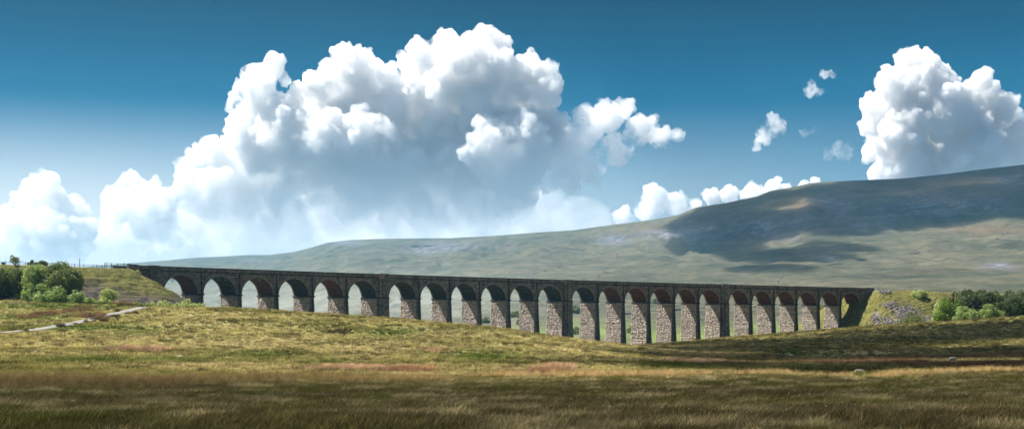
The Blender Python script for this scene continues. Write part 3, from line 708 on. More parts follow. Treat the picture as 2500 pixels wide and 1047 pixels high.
wall_line([(2440, 581), (2400, 588), (2320, 597), (2250, 610), (2180, 624), (2120, 633), (2060, 642), (2010, 649), (1968, 655), (1924, 661), (1910, 672), (1900, 684), (1897, 698)], 'longest wall slanting across the right-hand fell down to the parapet', 1.8, 1.8)
wall_line([(1580, 591), (1640, 588), (1760, 579), (1860, 569), (1960, 570)], 'level wall along the foot of the shaded scree', 2, 2)
wall_line([(1000, 601), (1100, 599), (1250, 600), (1370, 603), (1460, 602)], 'faint level wall high on the left part of the fell', 2.2, 2.2)
wall_line([(996, 633), (972, 645), (950, 656), (930, 668)], 'short slanting wall just above the parapet left of centre', 2.2, 2.2)
wall_line([(1375, 648), (1340, 659), (1305, 668), (1290, 676)], 'pale broken wall slanting down left of the crooked one', 1.4, 1.2)
wall_line([(1120, 756), (1195, 741), (1290, 732), (1400, 726), (1520, 716), (1640, 706)], 'valley field wall seen through the middle arches', 1.3, 1.0)
wall_line([(700, 722), (790, 706), (900, 694)], 'valley field wall seen through the left arches', 1.3, 1.0)
wall_line([(1500, 768), (1700, 752), (1900, 742), (2000, 740)], 'lower field wall seen through the right-hand arches', 1.3, 1.0)

# ------------------------------------------------------------------ trees and bushes
def leaf_mat(name, a, b, tr=.35):
    m, nt, out = new_mat(name); tn = N(nt, 'ShaderNodeAttribute', attribute_name='tone').outputs['Fac']
    c = mixc(nt, tn, a, b); d = N(nt, 'ShaderNodeBsdfPrincipled'); d.inputs['Roughness'].default_value = .55; d.inputs['Specular IOR Level'].default_value = .25; nt.links.new(c, d.inputs['Base Color'])
    t = N(nt, 'ShaderNodeBsdfTranslucent'); nt.links.new(mixc(nt, 1, c, (1.2, 1.3, .6), 'MULTIPLY'), t.inputs[0])
    mx = N(nt, 'ShaderNodeMixShader'); mx.inputs[0].default_value = tr; nt.links.new(d.outputs[0], mx.inputs[1]); nt.links.new(t.outputs[0], mx.inputs[2]); nt.links.new(mx.outputs[0], out.inputs[0]); return m
LEAF = {'light': leaf_mat('willow_leaves', (.13, .20, .05), (.40, .46, .20)), 'pale': leaf_mat('pale_leaves', (.22, .28, .09), (.52, .54, .26)),
        'mid': leaf_mat('hawthorn_leaves', (.045, .078, .018), (.25, .27, .10)), 'dark': leaf_mat('spruce_leaves', (.018, .036, .010), (.10, .13, .035)),
        'fresh': leaf_mat('sycamore_leaves', (.05, .11, .012), (.24, .32, .05))}
m, nt, out = new_mat('bark'); finish(nt, out, mixc(nt, noise(nt, geo_pos(nt), 3, 4), (.035, .03, .025), (.10, .085, .07)), .95); M_bark = m
def tree(loc, w_, h_, kind, label, cat='tree', name='tree', trunk=.25, dens=1.0, leaf=.30, lean=(0, 0), group=None, open_=.0, seed=None):
    rg = np.random.default_rng(seed if seed is not None else int(abs(loc.x*13+loc.y*7)) % 100000)
    root = empty(name, loc); props(root, label, cat, group)
    nl = int(8+w_*1.5+rg.integers(0, 3)); R = w_/2; lobes = []
    for k in range(nl):
        a = rg.uniform(0, 2*math.pi); rr_ = R*math.sqrt(rg.random())*.72; zz = h_*(trunk+(1-trunk)*rg.uniform(.18, .80)*(1-.35*(rr_/R)**2))
        r = min(R, h_*.5)*rg.uniform(.38, .62)
        if trunk < .1 and k % 2: zz = h_*rg.uniform(.1, .45); rr_ = R*.75
        lobes.append((rr_*math.cos(a)+lean[0]*zz, rr_*math.sin(a)+lean[1]*zz, min(zz, h_-r*.8), r))
    lobes.append((lean[0]*h_, lean[1]*h_, h_*.80, min(R, h_*.5)*.42))
    V_, T_ = [], []
    area = sum(l[3]**2 for l in lobes); n = min(26000, int(dens*area*4*math.pi*1.35/leaf**2*.75))
    pr = np.array([l[3]**2 for l in lobes]); pr /= pr.sum(); ch = rg.choice(len(lobes), n, p=pr)
    L = np.array(lobes)[ch]; dv = rg.normal(size=(n, 3)); dv /= np.linalg.norm(dv, axis=1)[:, None]
    lump = .80+.30*vnoise(dv[:, 0]*3+ch*7.1, dv[:, 1]*3+dv[:, 2]*2.3, 3)+.10*rg.normal(size=n)
    p = L[:, :3]+dv*(L[:, 3]*lump)[:, None]*np.array([1, 1, .85])
    keep = (p[:, 2] > .02) & (vnoise(p[:, 0]*1.1/max(leaf*3, .6)+50, p[:, 2]*1.1/max(leaf*3, .6)+p[:, 1]*.7, 9) > (.22+open_))
    p = p[keep]; dv = dv[keep]; n = len(p)
    nm = dv+rg.normal(size=(n, 3))*.65; nm /= np.linalg.norm(nm, axis=1)[:, None]
    t1 = np.cross(nm, rg.normal(size=(n, 3))); t1 /= np.linalg.norm(t1, axis=1)[:, None]; t2 = np.cross(nm, t1); s_ = leaf*rg.uniform(.45, .85, n)[:, None]
    q = np.stack([p-t1*s_-t2*s_*.5, p+t1*s_*.2-t2*s_*.7, p+t1*s_+t2*s_*.5, p-t1*s_*.3+t2*s_*.7], 1).reshape(-1, 3)
    tone = np.repeat(np.clip(vnoise(p[:, 0]*.9, p[:, 2]*.9+p[:, 1], 5)*.7+rg.random(n)*.45-.05, 0, 1), 4)
    mesh_obj('crown', q, np.arange(4*n).reshape(-1, 4), LEAF[kind], root, col={'tone': tone})
    mb = MB(); rt = max(.10, h_*.028); top = Vector((lean[0]*h_*.75, lean[1]*h_*.75, h_*.75))
    mb.tube([(0, 0, -.5), (top.x*.3+rg.normal()*.1, top.y*.3, h_*.3), (top.x*.65, top.y*.65+rg.normal()*.1, h_*.5), top], [rt*1.3, rt, rt*.7, rt*.25])
    for l in lobes[:7]:
        a = Vector((l[0]*.25+lean[0]*h_*.2, l[1]*.25, max(.1, min(l[2]*.45, h_*.4)))); b = Vector(l[:3])
        mb.tube([a, a.lerp(b, .5)+Vector((0, 0, .15)), b], [rt*.6, rt*.4, rt*.12], 5)
    mb.build('trunk', M_bark, root, smooth=True)
    return root
def ptree(x0, x1, rt, rb, kind, label, z=None, bank=True, cat='bush', name='bush', **kw):
    x = (x0+x1)/2; p = (at_bank(x, rb) if bank else at(x, rb)) if z is None else Vector(((x-XC)/F*z, z, bank_z((x-XC)/F*z, z)))
    if z is not None:                             # keep the top at its photo row whatever the ground does
        h = (YH-rt)/F*p.y - p.z
    else: h = (rb-rt)/F*p.y
    return tree(p, (x1-x0)/F*p.y, max(h, .8), kind, label, cat, name, **kw)
B = 'bushes by the left embankment'
ptree(-40, 36, 650, 722, 'mid', 'dark tree mass at the extreme left edge', z=409, cat='tree', name='tree', trunk=.1, group=None)
ptree(10, 78, 650, 725, 'mid', 'broad shaded tree behind the leaning thin one', z=413, cat='tree', name='tree', trunk=.1)
ptree(-30, 30, 655, 705, 'mid', 'sunlit crown at the left edge above the dark mass', z=411, cat='tree', name='tree', trunk=.15)
ptree(58, 125, 640, 712, 'light', 'rounded light green tree left of the big dome shaped one', z=410, cat='tree', name='tree', trunk=.12)
ptree(104, 196, 634, 708, 'mid', 'big dome shaped green tree on the left embankment', z=409, cat='tree', name='tree', trunk=.12, dens=1.15)
ptree(150, 200, 655, 712, 'mid', 'darker right shoulder of the big dome shaped tree', z=411, cat='tree', name='tree', trunk=.1)
ptree(66, 92, 634, 655, 'mid', 'small bush on the skyline left of the marker posts', z=440, trunk=.02)
ptree(92, 116, 634, 655, 'mid', 'small bush on the skyline right of the marker posts', z=439, trunk=.02)
p = at_bank(58, 690); tree(Vector((p.x, p.y, p.z-1)), 3.2, (690-624)/F*p.y+1, 'mid', 'thin leaning tree with a bare trunk and tiny crown on the skyline', 'tree', 'leaning_tree', trunk=.74, dens=.28, lean=(-.30, 0), open_=.2, seed=4)
ptree(54, 92, 688, 722, 'light', 'light bush at the left end of the row below the trees', z=398, trunk=.02, group=B)
ptree(74, 124, 690, 731, 'light', 'tallest pale green bush in front of the dome shaped tree', z=397, trunk=.02, group=B)
ptree(112, 162, 697, 733, 'light', 'wide pale bush right of the tallest pale one', z=396, trunk=.02, group=B)
ptree(158, 208, 706, 738, 'light', 'yellowish bush in the middle of the row', z=396, trunk=.02, group=B)
ptree(204, 242, 724, 741, 'light', 'low bush just left of the round yellow one', z=394, trunk=.02, group=B)
ptree(240, 290, 702, 737, 'pale', 'round yellow green little tree against the embankment', z=402, cat='tree', name='tree', trunk=.15, dens=.9, group=None)
ptree(236, 278, 727, 743, 'light', 'low bush in front of the round yellow tree', z=392, trunk=.02, group=B)
ptree(318, 350, 736, 748, 'light', 'small low bush at the end of the path', z=388, trunk=.02, group=B)
ptree(354, 392, 734, 750, 'pale', 'pale bush where the path vanishes', z=386, trunk=.02, group=B)
ptree(384, 424, 731, 750, 'pale', 'pale bush at the foot of the embankment below the first arch', z=384, trunk=.02, group=B)
ptree(418, 448, 737, 751, 'light', 'low bush between the two pale ones under the first arch', z=382, trunk=.02, group=B)
ptree(438, 482, 729, 753, 'pale', 'biggest bush on the crest in front of the first pier', z=378, trunk=.02, group=B)
ptree(470, 502, 738, 754, 'pale', 'rightmost bush on the crest in front of the first pier', z=378, trunk=.02, group=B)
ptree(-8, 22, 717, 728, 'light', 'tiny bush at the left edge below the trees', z=410, trunk=.02, group=B)
ptree(26, 52, 716, 728, 'light', 'tiny bush below the dark trees near the left edge', z=408, trunk=.02, group=B)
p = Vector(C(AL+1.0, 3.5, 0)); p.z = bank_z(p.x, p.y); tree(p, 2.4, 2.0, 'pale', 'small whitish bush clinging beside the end of the viaduct wall', 'bush', 'bush', trunk=.02, leaf=.22)
G = 'trees of the grove on the right'
ptree(2222, 2266, 708, 735, 'pale', 'lone pale tree high on the right embankment', cat='tree', name='tree', trunk=.25, dens=.8, open_=.05)
ptree(2200, 2256, 757, 788, 'mid', 'thin grey green bush growing in the loose stone', dens=.45, open_=.12, z=655, trunk=.05)
for x0, x1, rt, rb, k, z, lb in [(2312,2340,699,712,'dark',700,'small dark bush on the skyline at the left end of the grove'),(2330,2392,700,735,'dark',720,'grey green crown at the left of the grove top'),
        (2375,2425,700,735,'dark',725,'second crown from the left along the grove top'),(2410,2452,703,738,'dark',722,'third crown from the left along the grove top'),
        (2440,2490,703,738,'dark',724,'fourth crown from the left along the grove top'),(2478,2540,706,745,'dark',715,'crown cut by the right edge at the grove top'),
        (2335,2400,711,766,'dark',688,'broad dark crown in the middle of the grove, leftmost of its row'),(2385,2450,710,768,'dark',692,'broad dark crown in the middle of the grove, centre of its row'),
        (2435,2515,718,768,'dark',686,'broad dark crown in the middle of the grove, at the right edge'),(2425,2470,735,775,'dark',670,'lower blue green tree in front of the right grove crowns'),
        (2284,2330,722,767,'fresh',672,'bright green tree at the left front of the grove'),(2325,2350,722,752,'fresh',676,'small bright green tree right of the bigger bright one'),
        (2278,2310,722,745,'pale',690,'yellowish shrub behind the bright green tree')]:
    ptree(x0, x1, rt, rb, k, lb, z=z, cat='tree', name='tree', trunk=.08, dens=1.0, leaf=.42, group=G)
ptree(2328, 2386, 746, 779, 'light', 'wide light bush below the dark grove', z=655, trunk=.02)
ptree(2397, 2432, 741, 777, 'light', 'upright light green tree below the dark grove', z=655, cat='tree', name='tree', trunk=.08)
ptree(2428, 2450, 756, 776, 'light', 'small light bush right of the upright light green tree', z=655, trunk=.02)
ptree(1990, 2010, 745, 800, 'fresh', 'leafy bush seen through the last arches', z=760)
for i, (x, r, w_, h_, lb) in enumerate([(1186,788,9,6,'hazy bush low in the valley behind the ninth arch'),(1405,764,14,9,'hazy tree clump behind the arch right of the middle buttress'),(1262,775,14,7,'hazy hedge trees behind the tenth arch'),
        (1275,792,10,6,'lower hazy bush behind the tenth arch'),(1408,815,14,6,'low hazy bush at the foot of the arch right of the middle buttress'),(1600,740,9,6,'small hazy tree behind the fifteenth arch'),(1545,812,9,6,'hazy bush low behind the fourteenth arch')]):
    p = at_hill(x, min(r, 833)); tree(p, w_, h_, 'mid', lb, 'tree', 'tree', trunk=.05, leaf=.9, group='far valley trees')

# ------------------------------------------------------------------ rocks and sheep
def rock(p, w_, h_, label, sd, mat=None, group='stones lying in the meadow'):
    rg = np.random.default_rng(sd); v, f = ico(3); v = v.copy()
    v = v/np.abs(v).max(axis=1)[:, None]**.45
    v *= (1+.22*n3(v*1.6+sd, sd, 3))[:, None]; a = rg.uniform(0, 3); ca, sa = math.cos(a), math.sin(a)
    v = v*np.array([w_/2, w_*.38, h_*.62]); v[:, 2] += h_*.32
    o = mesh_obj('rock', v, f, mat or M_stone, smooth=False); o.location = p; o.rotation_euler = (0, 0, rg.uniform(-.4, .4)); props(o, label, 'rock', group); return o
for i, (x, r, wp, hp_, lb) in enumerate([(88,862,9,7,'largest grey boulder in the left meadow'),(96,867,7,3,'flat stone just below the largest left boulder'),(13,862,10,3,'flat stone nearest the left edge'),
        (37,856,8,3,'flat stone right of the one nearest the left edge'),(127,867,5,2.4,'small stone right of the largest left boulder'),(147,866,8,3,'stone second right of the largest left boulder'),(174,867,5,2,'rightmost small stone of the left scatter'),
        (441,873,15,6,'pale split boulder alone right of the pink rush patch'),(1932,868,14,3.4,'pale flat stone slab by the hummock'),(1914,871,7,2.6,'small stone left of the slab by the hummock'),(1966,859,3,2.5,'tiny white stone on the hummock'),
        (1948,866,5,2.4,'small stone right of the slab by the hummock'),(1973,862,3,2.2,'tiny white stone right of its twin on the hummock')]):
    p = at(x, r, 120); rock(p, wp/F*p.y, hp_/F*p.y*1.15, lb, i+3)
p = at_bank(2366, 777); p.z += .1; rock(p, 26/F*p.y, 7/F*p.y, 'long dark boulder at the foot of the light bush', 41, M_dry, None)
m, nt, out = new_mat('fleece'); nn = noise(nt, geo_pos(nt), 14, 3); finish(nt, out, mixc(nt, nn, (.26, .24, .20), (.42, .39, .33)), 1, nn, .6, .04); M_fleece = m
m, nt, out = new_mat('sheep_face'); finish(nt, out, (.24, .21, .18), .9); M_face = m
def sheep_mesh():
    V0, F0, c0 = [], [], 0
    def el(c, r, sub=2, rot=0):
        nonlocal c0
        v, f = ico(sub); v = v*np.array(r); ca, sa = math.cos(rot), math.sin(rot); v = np.stack([v[:, 0]*ca-v[:, 2]*sa, v[:, 1], v[:, 0]*sa+v[:, 2]*ca], 1)+np.array(c)
        V0.append(v); F0.append(f+c0); c0 += len(v)
    el((0, 0, .62), (.50, .25, .27), 3); el((-.30, 0, .64), (.26, .24, .26)); el((.30, 0, .60), (.26, .235, .27)); el((.05, 0, .50), (.42, .23, .20))
    for k in range(6): el((.48+.045*k, 0, .60-.065*k), (.14-.012*k, .11-.008*k, .13-.010*k))
    el((.76, 0, .22), (.085, .07, .16), 2, -.35); el((.80, 0, .10), (.05, .045, .075), 2, -.3)
    for q in (-1, 1): el((.70, q*.105, .33), (.035, .075, .022))
    for lx in (-.34, .32):
        for q in (-1, 1):
            dx = -.03 if lx < 0 else 0
            for k in range(9):
                t = k/8; el((lx+dx*math.sin(t*3.1)*2+.02*q*(1 if lx > 0 else -1)*t, q*.13, .44-.42*t), (.075-.045*min(t*1.6, 1), .062-.034*min(t*1.6, 1), .07))
    el((-.56, 0, .56), (.05, .045, .12))
    me = bpy.data.meshes.new('sheep'); me.from_pydata(np.concatenate(V0).tolist(), [], np.concatenate(F0).tolist()); o = bpy.data.objects.new('t', me); COL.objects.link(o)
    md = o.modifiers.new('r', 'REMESH'); md.mode = 'VOXEL'; md.voxel_size = .018; md.use_smooth_shade = True
    sm = o.modifiers.new('s', 'SMOOTH'); sm.iterations = 3; sm.factor = .5
    m2 = bpy.data.meshes.new_from_object(o.evaluated_get(bpy.context.evaluated_depsgraph_get())); bpy.data.objects.remove(o)
    m2.materials.clear(); m2.materials.append(M_fleece); m2.materials.append(M_face)
    mi = [1 if (p.center.x > .66 or (p.center.z < .26)) else 0 for p in m2.polygons]; m2.polygons.foreach_set('material_index', mi); m2.polygons.foreach_set('use_smooth', [True]*len(mi)); m2.name = 'sheep'; return m2
SM = sheep_mesh()
for x, r, wp, rz, lb, b in [(2099,919,30,-.25,'nearest grazing sheep, half hidden by the golden grass',0),(2326,885,22,.15,'grazing sheep among the dark rushes on the right',0),
        (2031,876,11,1.2,'sheep resting beside a lamb at the hummock',0),(2046,876,5.5,2.0,'white lamb right of the sheep at the hummock',0),
        (2099,777,5.5,.3,'tiny sheep in the shadow on the right embankment',1),(2058,788,5.5,.4,'tiny sheep at the foot of the last tall pier',1)]:
    p = at_bank(x, r) if b else at(x, r, 112)
    if x == 2099 and not b: p = Vector((33.0, 140.0, float(gz(33.0, 140.0))))
    o = bpy.data.objects.new('sheep', SM); COL.objects.link(o); o.location = p; s_ = wp/F*p.y/1.38*(1.25 if abs(rz) > 1 else 1); o.scale = (s_,)*3
    o.rotation_euler = (0, 0, rz if x != 2326 else rz+math.pi); props(o, lb, 'sheep', 'sheep grazing near the viaduct')

# ------------------------------------------------------------------ grasses, rushes, cottongrass (countless: scattered stuff)
def blade_mat(name, tr=.35):
    m, nt, out = new_mat(name)
    ti = N(nt, 'ShaderNodeAttribute', attribute_name='tint', attribute_type='INSTANCER').outputs['Color']; bl = N(nt, 'ShaderNodeAttribute', attribute_name='tone').outputs['Color']
    c = mixc(nt, 1, ti, bl, 'MULTIPLY'); d = N(nt, 'ShaderNodeBsdfDiffuse'); nt.links.new(c, d.inputs[0]); t = N(nt, 'ShaderNodeBsdfTranslucent'); nt.links.new(c, t.inputs[0])
    mx = N(nt, 'ShaderNodeMixShader'); mx.inputs[0].default_value = tr; nt.links.new(d.outputs[0], mx.inputs[1]); nt.links.new(t.outputs[0], mx.inputs[2]); nt.links.new(mx.outputs[0], out.inputs[0]); return m
M_blade = blade_mat('grass_blades')
def tuft(n, h, spread, bw, bend, seed, wind=.15, straw=.3, root=.62):
    rg = np.random.default_rng(seed); V_, F_, T_ = [], [], []
    for k in range(n):
        a = rg.uniform(0, 2*math.pi); r = spread*math.sqrt(rg.random()); x, y = r*math.cos(a), r*math.sin(a); hh = h*rg.uniform(.45, 1.0)*(1-.25*(r/spread))
        dr = rg.uniform(0, 2*math.pi) if rg.random() < .5 else a; bd = bend*hh*rg.uniform(.2, 1.1); dx, dy = math.cos(dr)*bd+wind*hh, math.sin(dr)*bd
        fa = rg.uniform(0, math.pi); wx, wy = math.cos(fa)*bw*.5, math.sin(fa)*bw*.5; k0 = len(V_)
        tn = rg.uniform(.55, 1.25); c0 = np.array([1, 1.1, .95])*root*tn; c2 = np.array([1.25, 1.12, 1.0])*tn if rg.random() < straw else np.array([1, 1, .95])*tn
        for t in (0, .45, .8, 1):
            px_, py_, pz_ = x+dx*t*t, y+dy*t*t, hh*(t-.12*t*t*bend*2)-.03; ww = 1-.85*t
            V_ += [(px_-wx*ww, py_-wy*ww, pz_), (px_+wx*ww, py_+wy*ww, pz_)]; cc = c0*(1-t)+c2*t; T_ += [cc, cc]
        for q in range(3): F_.append((k0+2*q, k0+2*q+1, k0+2*q+3, k0+2*q+2))
    o = mesh_obj('tuft', V_, np.array(F_), M_blade, col={'tone': np.array(T_)}); COL.objects.unlink(o); return o
def scatter(name, pts, rot, scl, tint, variants, label, kindname, flat=None):
    coll = bpy.data.collections.new(name+'_kinds')
    for v in variants: coll.objects.link(v)
    n = len(pts); me = bpy.data.meshes.new(name); me.vertices.add(n); me.vertices.foreach_set('co', np.asarray(pts, np.float32).ravel())
    def at_(nm, ty, dat, key='value'): a = me.attributes.new(nm, ty, 'POINT'); a.data.foreach_set(key, dat.ravel())
    at_('rotv', 'FLOAT_VECTOR', np.asarray(rot, np.float32), 'vector'); at_('sclv', 'FLOAT_VECTOR', np.asarray(scl, np.float32), 'vector')
    at_('idx', 'INT', RNG.integers(0, len(variants), n).astype(np.int32)); at_('tint', 'FLOAT_COLOR', np.concatenate([tint, np.ones((n, 1))], 1).astype(np.float32), 'color')
    o = bpy.data.objects.new(name, me); COL.objects.link(o)
    g = bpy.data.node_groups.new(name+'_scatter', 'GeometryNodeTree'); g.interface.new_socket('Geometry', in_out='INPUT', socket_type='NodeSocketGeometry'); g.interface.new_socket('Geometry', in_out='OUTPUT', socket_type='NodeSocketGeometry')
    gi = g.nodes.new('NodeGroupInput'); go = g.nodes.new('NodeGroupOutput'); io = g.nodes.new('GeometryNodeInstanceOnPoints'); ci = g.nodes.new('GeometryNodeCollectionInfo')
    ci.inputs['Collection'].default_value = coll; ci.inputs['Separate Children'].default_value = True; ci.inputs['Reset Children'].default_value = True; io.inputs['Pick Instance'].default_value = True
    def na(nm, ty): q = g.nodes.new('GeometryNodeInputNamedAttribute'); q.data_type = ty; q.inputs['Name'].default_value = nm; return q.outputs['Attribute']
    g.links.new(gi.outputs[0], io.inputs['Points']); g.links.new(ci.outputs[0], io.inputs['Instance']); g.links.new(na('idx', 'INT'), io.inputs['Instance Index'])
    g.links.new(na('rotv', 'FLOAT_VECTOR'), io.inputs['Rotation']); g.links.new(na('sclv', 'FLOAT_VECTOR'), io.inputs['Scale']); g.links.new(io.outputs[0], go.inputs[0])
    md = o.modifiers.new('scatter', 'NODES'); md.node_group = g
    props(o, label, kindname, kind='stuff'); return o
def spots(n, z0, z1, dens, umax=.40):
    zz = np.linspace(z0, z1, 400); wt = dens(zz)*zz; cdf = np.cumsum(wt); cdf /= cdf[-1]
    Z = np.interp(RNG.random(n), cdf, zz); X = RNG.uniform(-umax, umax, n)*Z; return X, Z
def pxof(X, Z, z): return XC+F*X/Z, YH-F*z/Z
GRS = [tuft(30, .27, .16, .011, .75, 100+i, .08, .35) for i in range(4)]
TALL = [tuft(34, .95, .20, .013, .42, 200+i, .18, .6) for i in range(4)]
LOW = [tuft(30, .30, .22, .030, .7, 300+i, .12, .45) for i in range(4)]
RUSH = [tuft(70, 1.0, .42, .030, .38, 400+i, .10, .5, .55) for i in range(3)]
def build_scatter(name, X, Z, size, tint, variants, label, kn, hs=None, inside=None):
    if inside is not None: X, Z, size, tint = X[inside], Z[inside], size[inside], tint[inside]; hs = hs[inside] if hs is not None else None
    n = len(X); z = gz(X, Z); rot = np.stack([RNG.normal(0, .08, n), RNG.normal(0, .08, n), RNG.uniform(-.7, .7, n)], 1)
    hs = np.ones(n) if hs is None else hs
    return scatter(name, np.stack([X, Z, z], 1), rot, np.stack([size, size, size*hs], 1), tint, variants, label, kn)
olive, straw_, brown, green_ = np.array([.14, .14, .036]), np.array([.60, .49, .25]), np.array([.17, .135, .06]), np.array([.10, .13, .028])
def blendc(a, b, t): return a*(1-t)[:, None]+b*t[:, None]
# moor grass on the near field
X, Z = spots(80000, 20, 118, lambda z: 1/(z**.9), .52); f1 = np.clip(.5+1.3*fbm(X/5, Z/9, 91), 0, 1); f2 = np.clip(.4+1.6*fbm(X/1.3, Z/2.2, 95, 2), 0, 1)
px_, pr_ = pxof(X, Z, gz(X, Z)); T = blendc(np.tile(olive, (len(X), 1)), np.tile(brown, (len(X), 1)), f1); T = blendc(T, np.tile(straw_*.75, (len(X), 1)), np.clip(f2-.45, 0, 1)*1.9)
T *= (.72+.55*vnoise(X/1.3, Z/2.4, 44))[:, None]*RNG.choice([.45, .8, 1.0, 1.2, 2.1], (len(X), 1), p=[.2, .27, .27, .18, .08])
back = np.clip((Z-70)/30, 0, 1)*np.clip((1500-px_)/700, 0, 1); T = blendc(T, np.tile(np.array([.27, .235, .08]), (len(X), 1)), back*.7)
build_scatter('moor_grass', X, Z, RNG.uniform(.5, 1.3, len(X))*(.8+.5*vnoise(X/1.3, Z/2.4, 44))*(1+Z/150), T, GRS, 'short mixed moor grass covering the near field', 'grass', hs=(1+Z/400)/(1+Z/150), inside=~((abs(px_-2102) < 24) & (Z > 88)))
# taller golden stems: along the back edge of the field on the right, browner and nearer on the left
n = 15000; xq = RNG.uniform(-260, 2800, n); edge_ = np.interp(xq, [0, 250, 450, 700, 1000, 1300, 2500], [80, 80, 84, 92, 104, 106, 108]); wid = np.interp(xq, [0, 300, 800, 1200, 2500], [9, 9, 9, 6, 5])
Z = edge_+RNG.normal(0, 1, n)*wid*.75 + 10*fbm(xq/190, xq*0, 17) + 5*fbm(xq/55, xq*0+3, 18); X = (xq-XC)/F*Z; f = vnoise(X/2.6, Z/3.5, 23); gold = np.clip((xq-700)/600, 0, 1)*np.clip(1.1-abs(Z-edge_)/14, 0, 1)
T = blendc(np.tile(np.array([.25, .18, .085]), (n, 1)), np.tile(np.array([.72, .52, .26]), (n, 1)), gold*.8+.2*f)
build_scatter('tall_moor_grass', X, Z, RNG.uniform(.30, .85, n), T*RNG.choice([.45, .8, 1.0, 1.3], (n, 1), p=[.25, .25, .3, .2]), TALL, 'tall golden brown grass stems along the back edge of the near field', 'grass', inside=(f > .42) & ((abs(xq-2102) > 26) | (Z > 200)))
n = 1500; X, Z = spots(n, 24, 90, lambda z: 1/z); T = blendc(np.tile(brown*1.3, (n, 1)), np.tile(straw_, (n, 1)), RNG.random(n)*.8)
build_scatter('long_grass_stems', X, Z, RNG.uniform(.5, .95, n), T, [tuft(7, .8, .3, .008, .8, 600+i, .3, .9) for i in range(4)], 'scattered long pale grass stems leaning over the near field', 'grass')
# grazed meadow tussocks
X, Z = spots(106000, 112, 640, lambda z: z**-1.55, .50); z = gz(X, Z); px_, pr_ = pxof(X, Z, z)
pm = lambda L: np.max([np.exp(-(((px_-a)/c)**2+((pr_-b)/d)**2)) for a, b, c, d in L], axis=0)
f1 = np.clip(.5+1.5*fbm(X/13, Z/22, 61, 4), 0, 1); f2 = RNG.random(len(X))
T = blendc(np.tile(np.array([.18, .17, .047]), (len(X), 1)), np.tile(np.array([.54, .455, .205]), (len(X), 1)), np.clip(f1*.75+f2*.3, 0, 1)); T = blendc(T, np.tile(np.array([.13, .17, .035]), (len(X), 1)), pm(LUSH)); T = blendc(T, np.tile(np.array([.58, .49, .27]), (len(X), 1)), pm(DRY)*.8*f2)
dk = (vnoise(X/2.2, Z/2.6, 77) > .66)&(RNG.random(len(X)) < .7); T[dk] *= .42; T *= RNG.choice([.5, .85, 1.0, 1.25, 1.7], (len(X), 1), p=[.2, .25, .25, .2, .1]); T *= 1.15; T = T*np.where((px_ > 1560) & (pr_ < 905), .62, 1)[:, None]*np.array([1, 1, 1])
onpath = np.zeros(len(X), bool)
for q0, q1 in zip(PATHPTS[:-1], PATHPTS[1:]):
    d = np.array([q1.x-q0.x, q1.y-q0.y]); L2 = d@d; t = np.clip(((X-q0.x)*d[0]+(Z-q0.y)*d[1])/L2, 0, 1); onpath |= np.hypot(X-q0.x-t*d[0], Z-q0.y-t*d[1]) < 2.2
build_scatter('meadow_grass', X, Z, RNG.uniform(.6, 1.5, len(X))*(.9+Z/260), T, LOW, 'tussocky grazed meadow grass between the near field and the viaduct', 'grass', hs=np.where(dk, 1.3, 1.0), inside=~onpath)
# rushes and reddish moor grass in patches: (column, row, half width px, half depth m, colour, height)
pink, rust, dkr = np.array([.62, .42, .27]), np.array([.27, .165, .095]), np.array([.060, .046, .024])
RP = [(75,774,34,3,rust,.8,90),(120,768,36,3,rust,.9,110),(185,760,32,3,rust,.9,110),(215,751,24,3,rust,.8,80),(205,771,38,3,rust,.85,110),(245,765,12,2,rust,.8,40),(300,744,22,2,rust,.9,70),(222,781,16,1.5,dkr*2,.6,60),(246,777,12,1.5,rust,.7,45),(275,772,10,1.5,dkr*2,.55,40),(182,790,12,1.2,dkr*3,.3,40),
      (340,857,54,4,pink,.85,430),(305,852,26,3,pink,.6,120),(905,903,120,5,pink*1.05,.55,520),(800,900,70,6,pink*1.2,.5,260),(1000,909,50,5,rust*1.6,.65,220),(1062,853,30,4,pink,.45,90),(1352,908,36,4,pink,.8,160),(1320,912,30,3,rust*1.5,.6,90),
      (1700,886,75,7,pink,.75,330),(1780,890,60,6,rust*1.2,.7,170),(1560,880,60,6,pink,.35,160),(826,812,34,4,dkr*1.4,.5,130),(1882,876,18,4,rust*.9,.9,90),(1870,890,30,5,pink*.7,.5,70),
      (2000,885,70,8,rust,.6,220),(2080,886,70,9,rust,.6,320),(2160,880,60,9,rust,.7,280),(2200,888,60,8,rust*.9,.7,260),(2260,875,60,7,rust,.8,240),(2360,873,90,7,rust,.8,320),(2470,872,60,8,rust*1.1,.95,260),(2480,862,24,4,rust*1.2,.9,90),
      (2300,895,80,7,rust*.75,.6,420),(2400,894,80,7,rust*.75,.65,420),(2480,896,50,7,rust*.75,.7,300),(2060,913,60,3,dkr*2,.6,130),(2140,909,50,3,dkr*1.6,.7,90)]
P_, S_, T_ = [], [], []
for (x, r, a, dz, cc, h, n) in RP:
    c_ = at(x, r, 112); hw = a/F*c_.y; k = RNG.normal(0, .5, (n, 2)); X = c_.x+np.clip(k[:, 0], -1, 1)*hw*1.1; Z = c_.y+np.clip(k[:, 1], -1.2, 1.2)*dz*1.5
    kk = vnoise(X/2.2, Z/2.6, 33) > .36; X, Z = X[kk], Z[kk]; P_.append(np.stack([X, Z, gz(X, Z)], 1)); S_.append(RNG.uniform(.55, 1.15, len(X))*h*1.45)
    T_.append(cc[None, :]*RNG.choice([.5, .85, 1.05, 1.35], (len(X), 1))*(.65+.7*vnoise(X/3.5, Z/5, 57))[:, None])
P_, S_, T_ = np.concatenate(P_), np.concatenate(S_), np.concatenate(T_); sh = [at(2326, 885, 112), at(2031, 876, 112), at(2046, 876, 112), Vector((33, 140, 0))]
kk = np.ones(len(P_), bool)
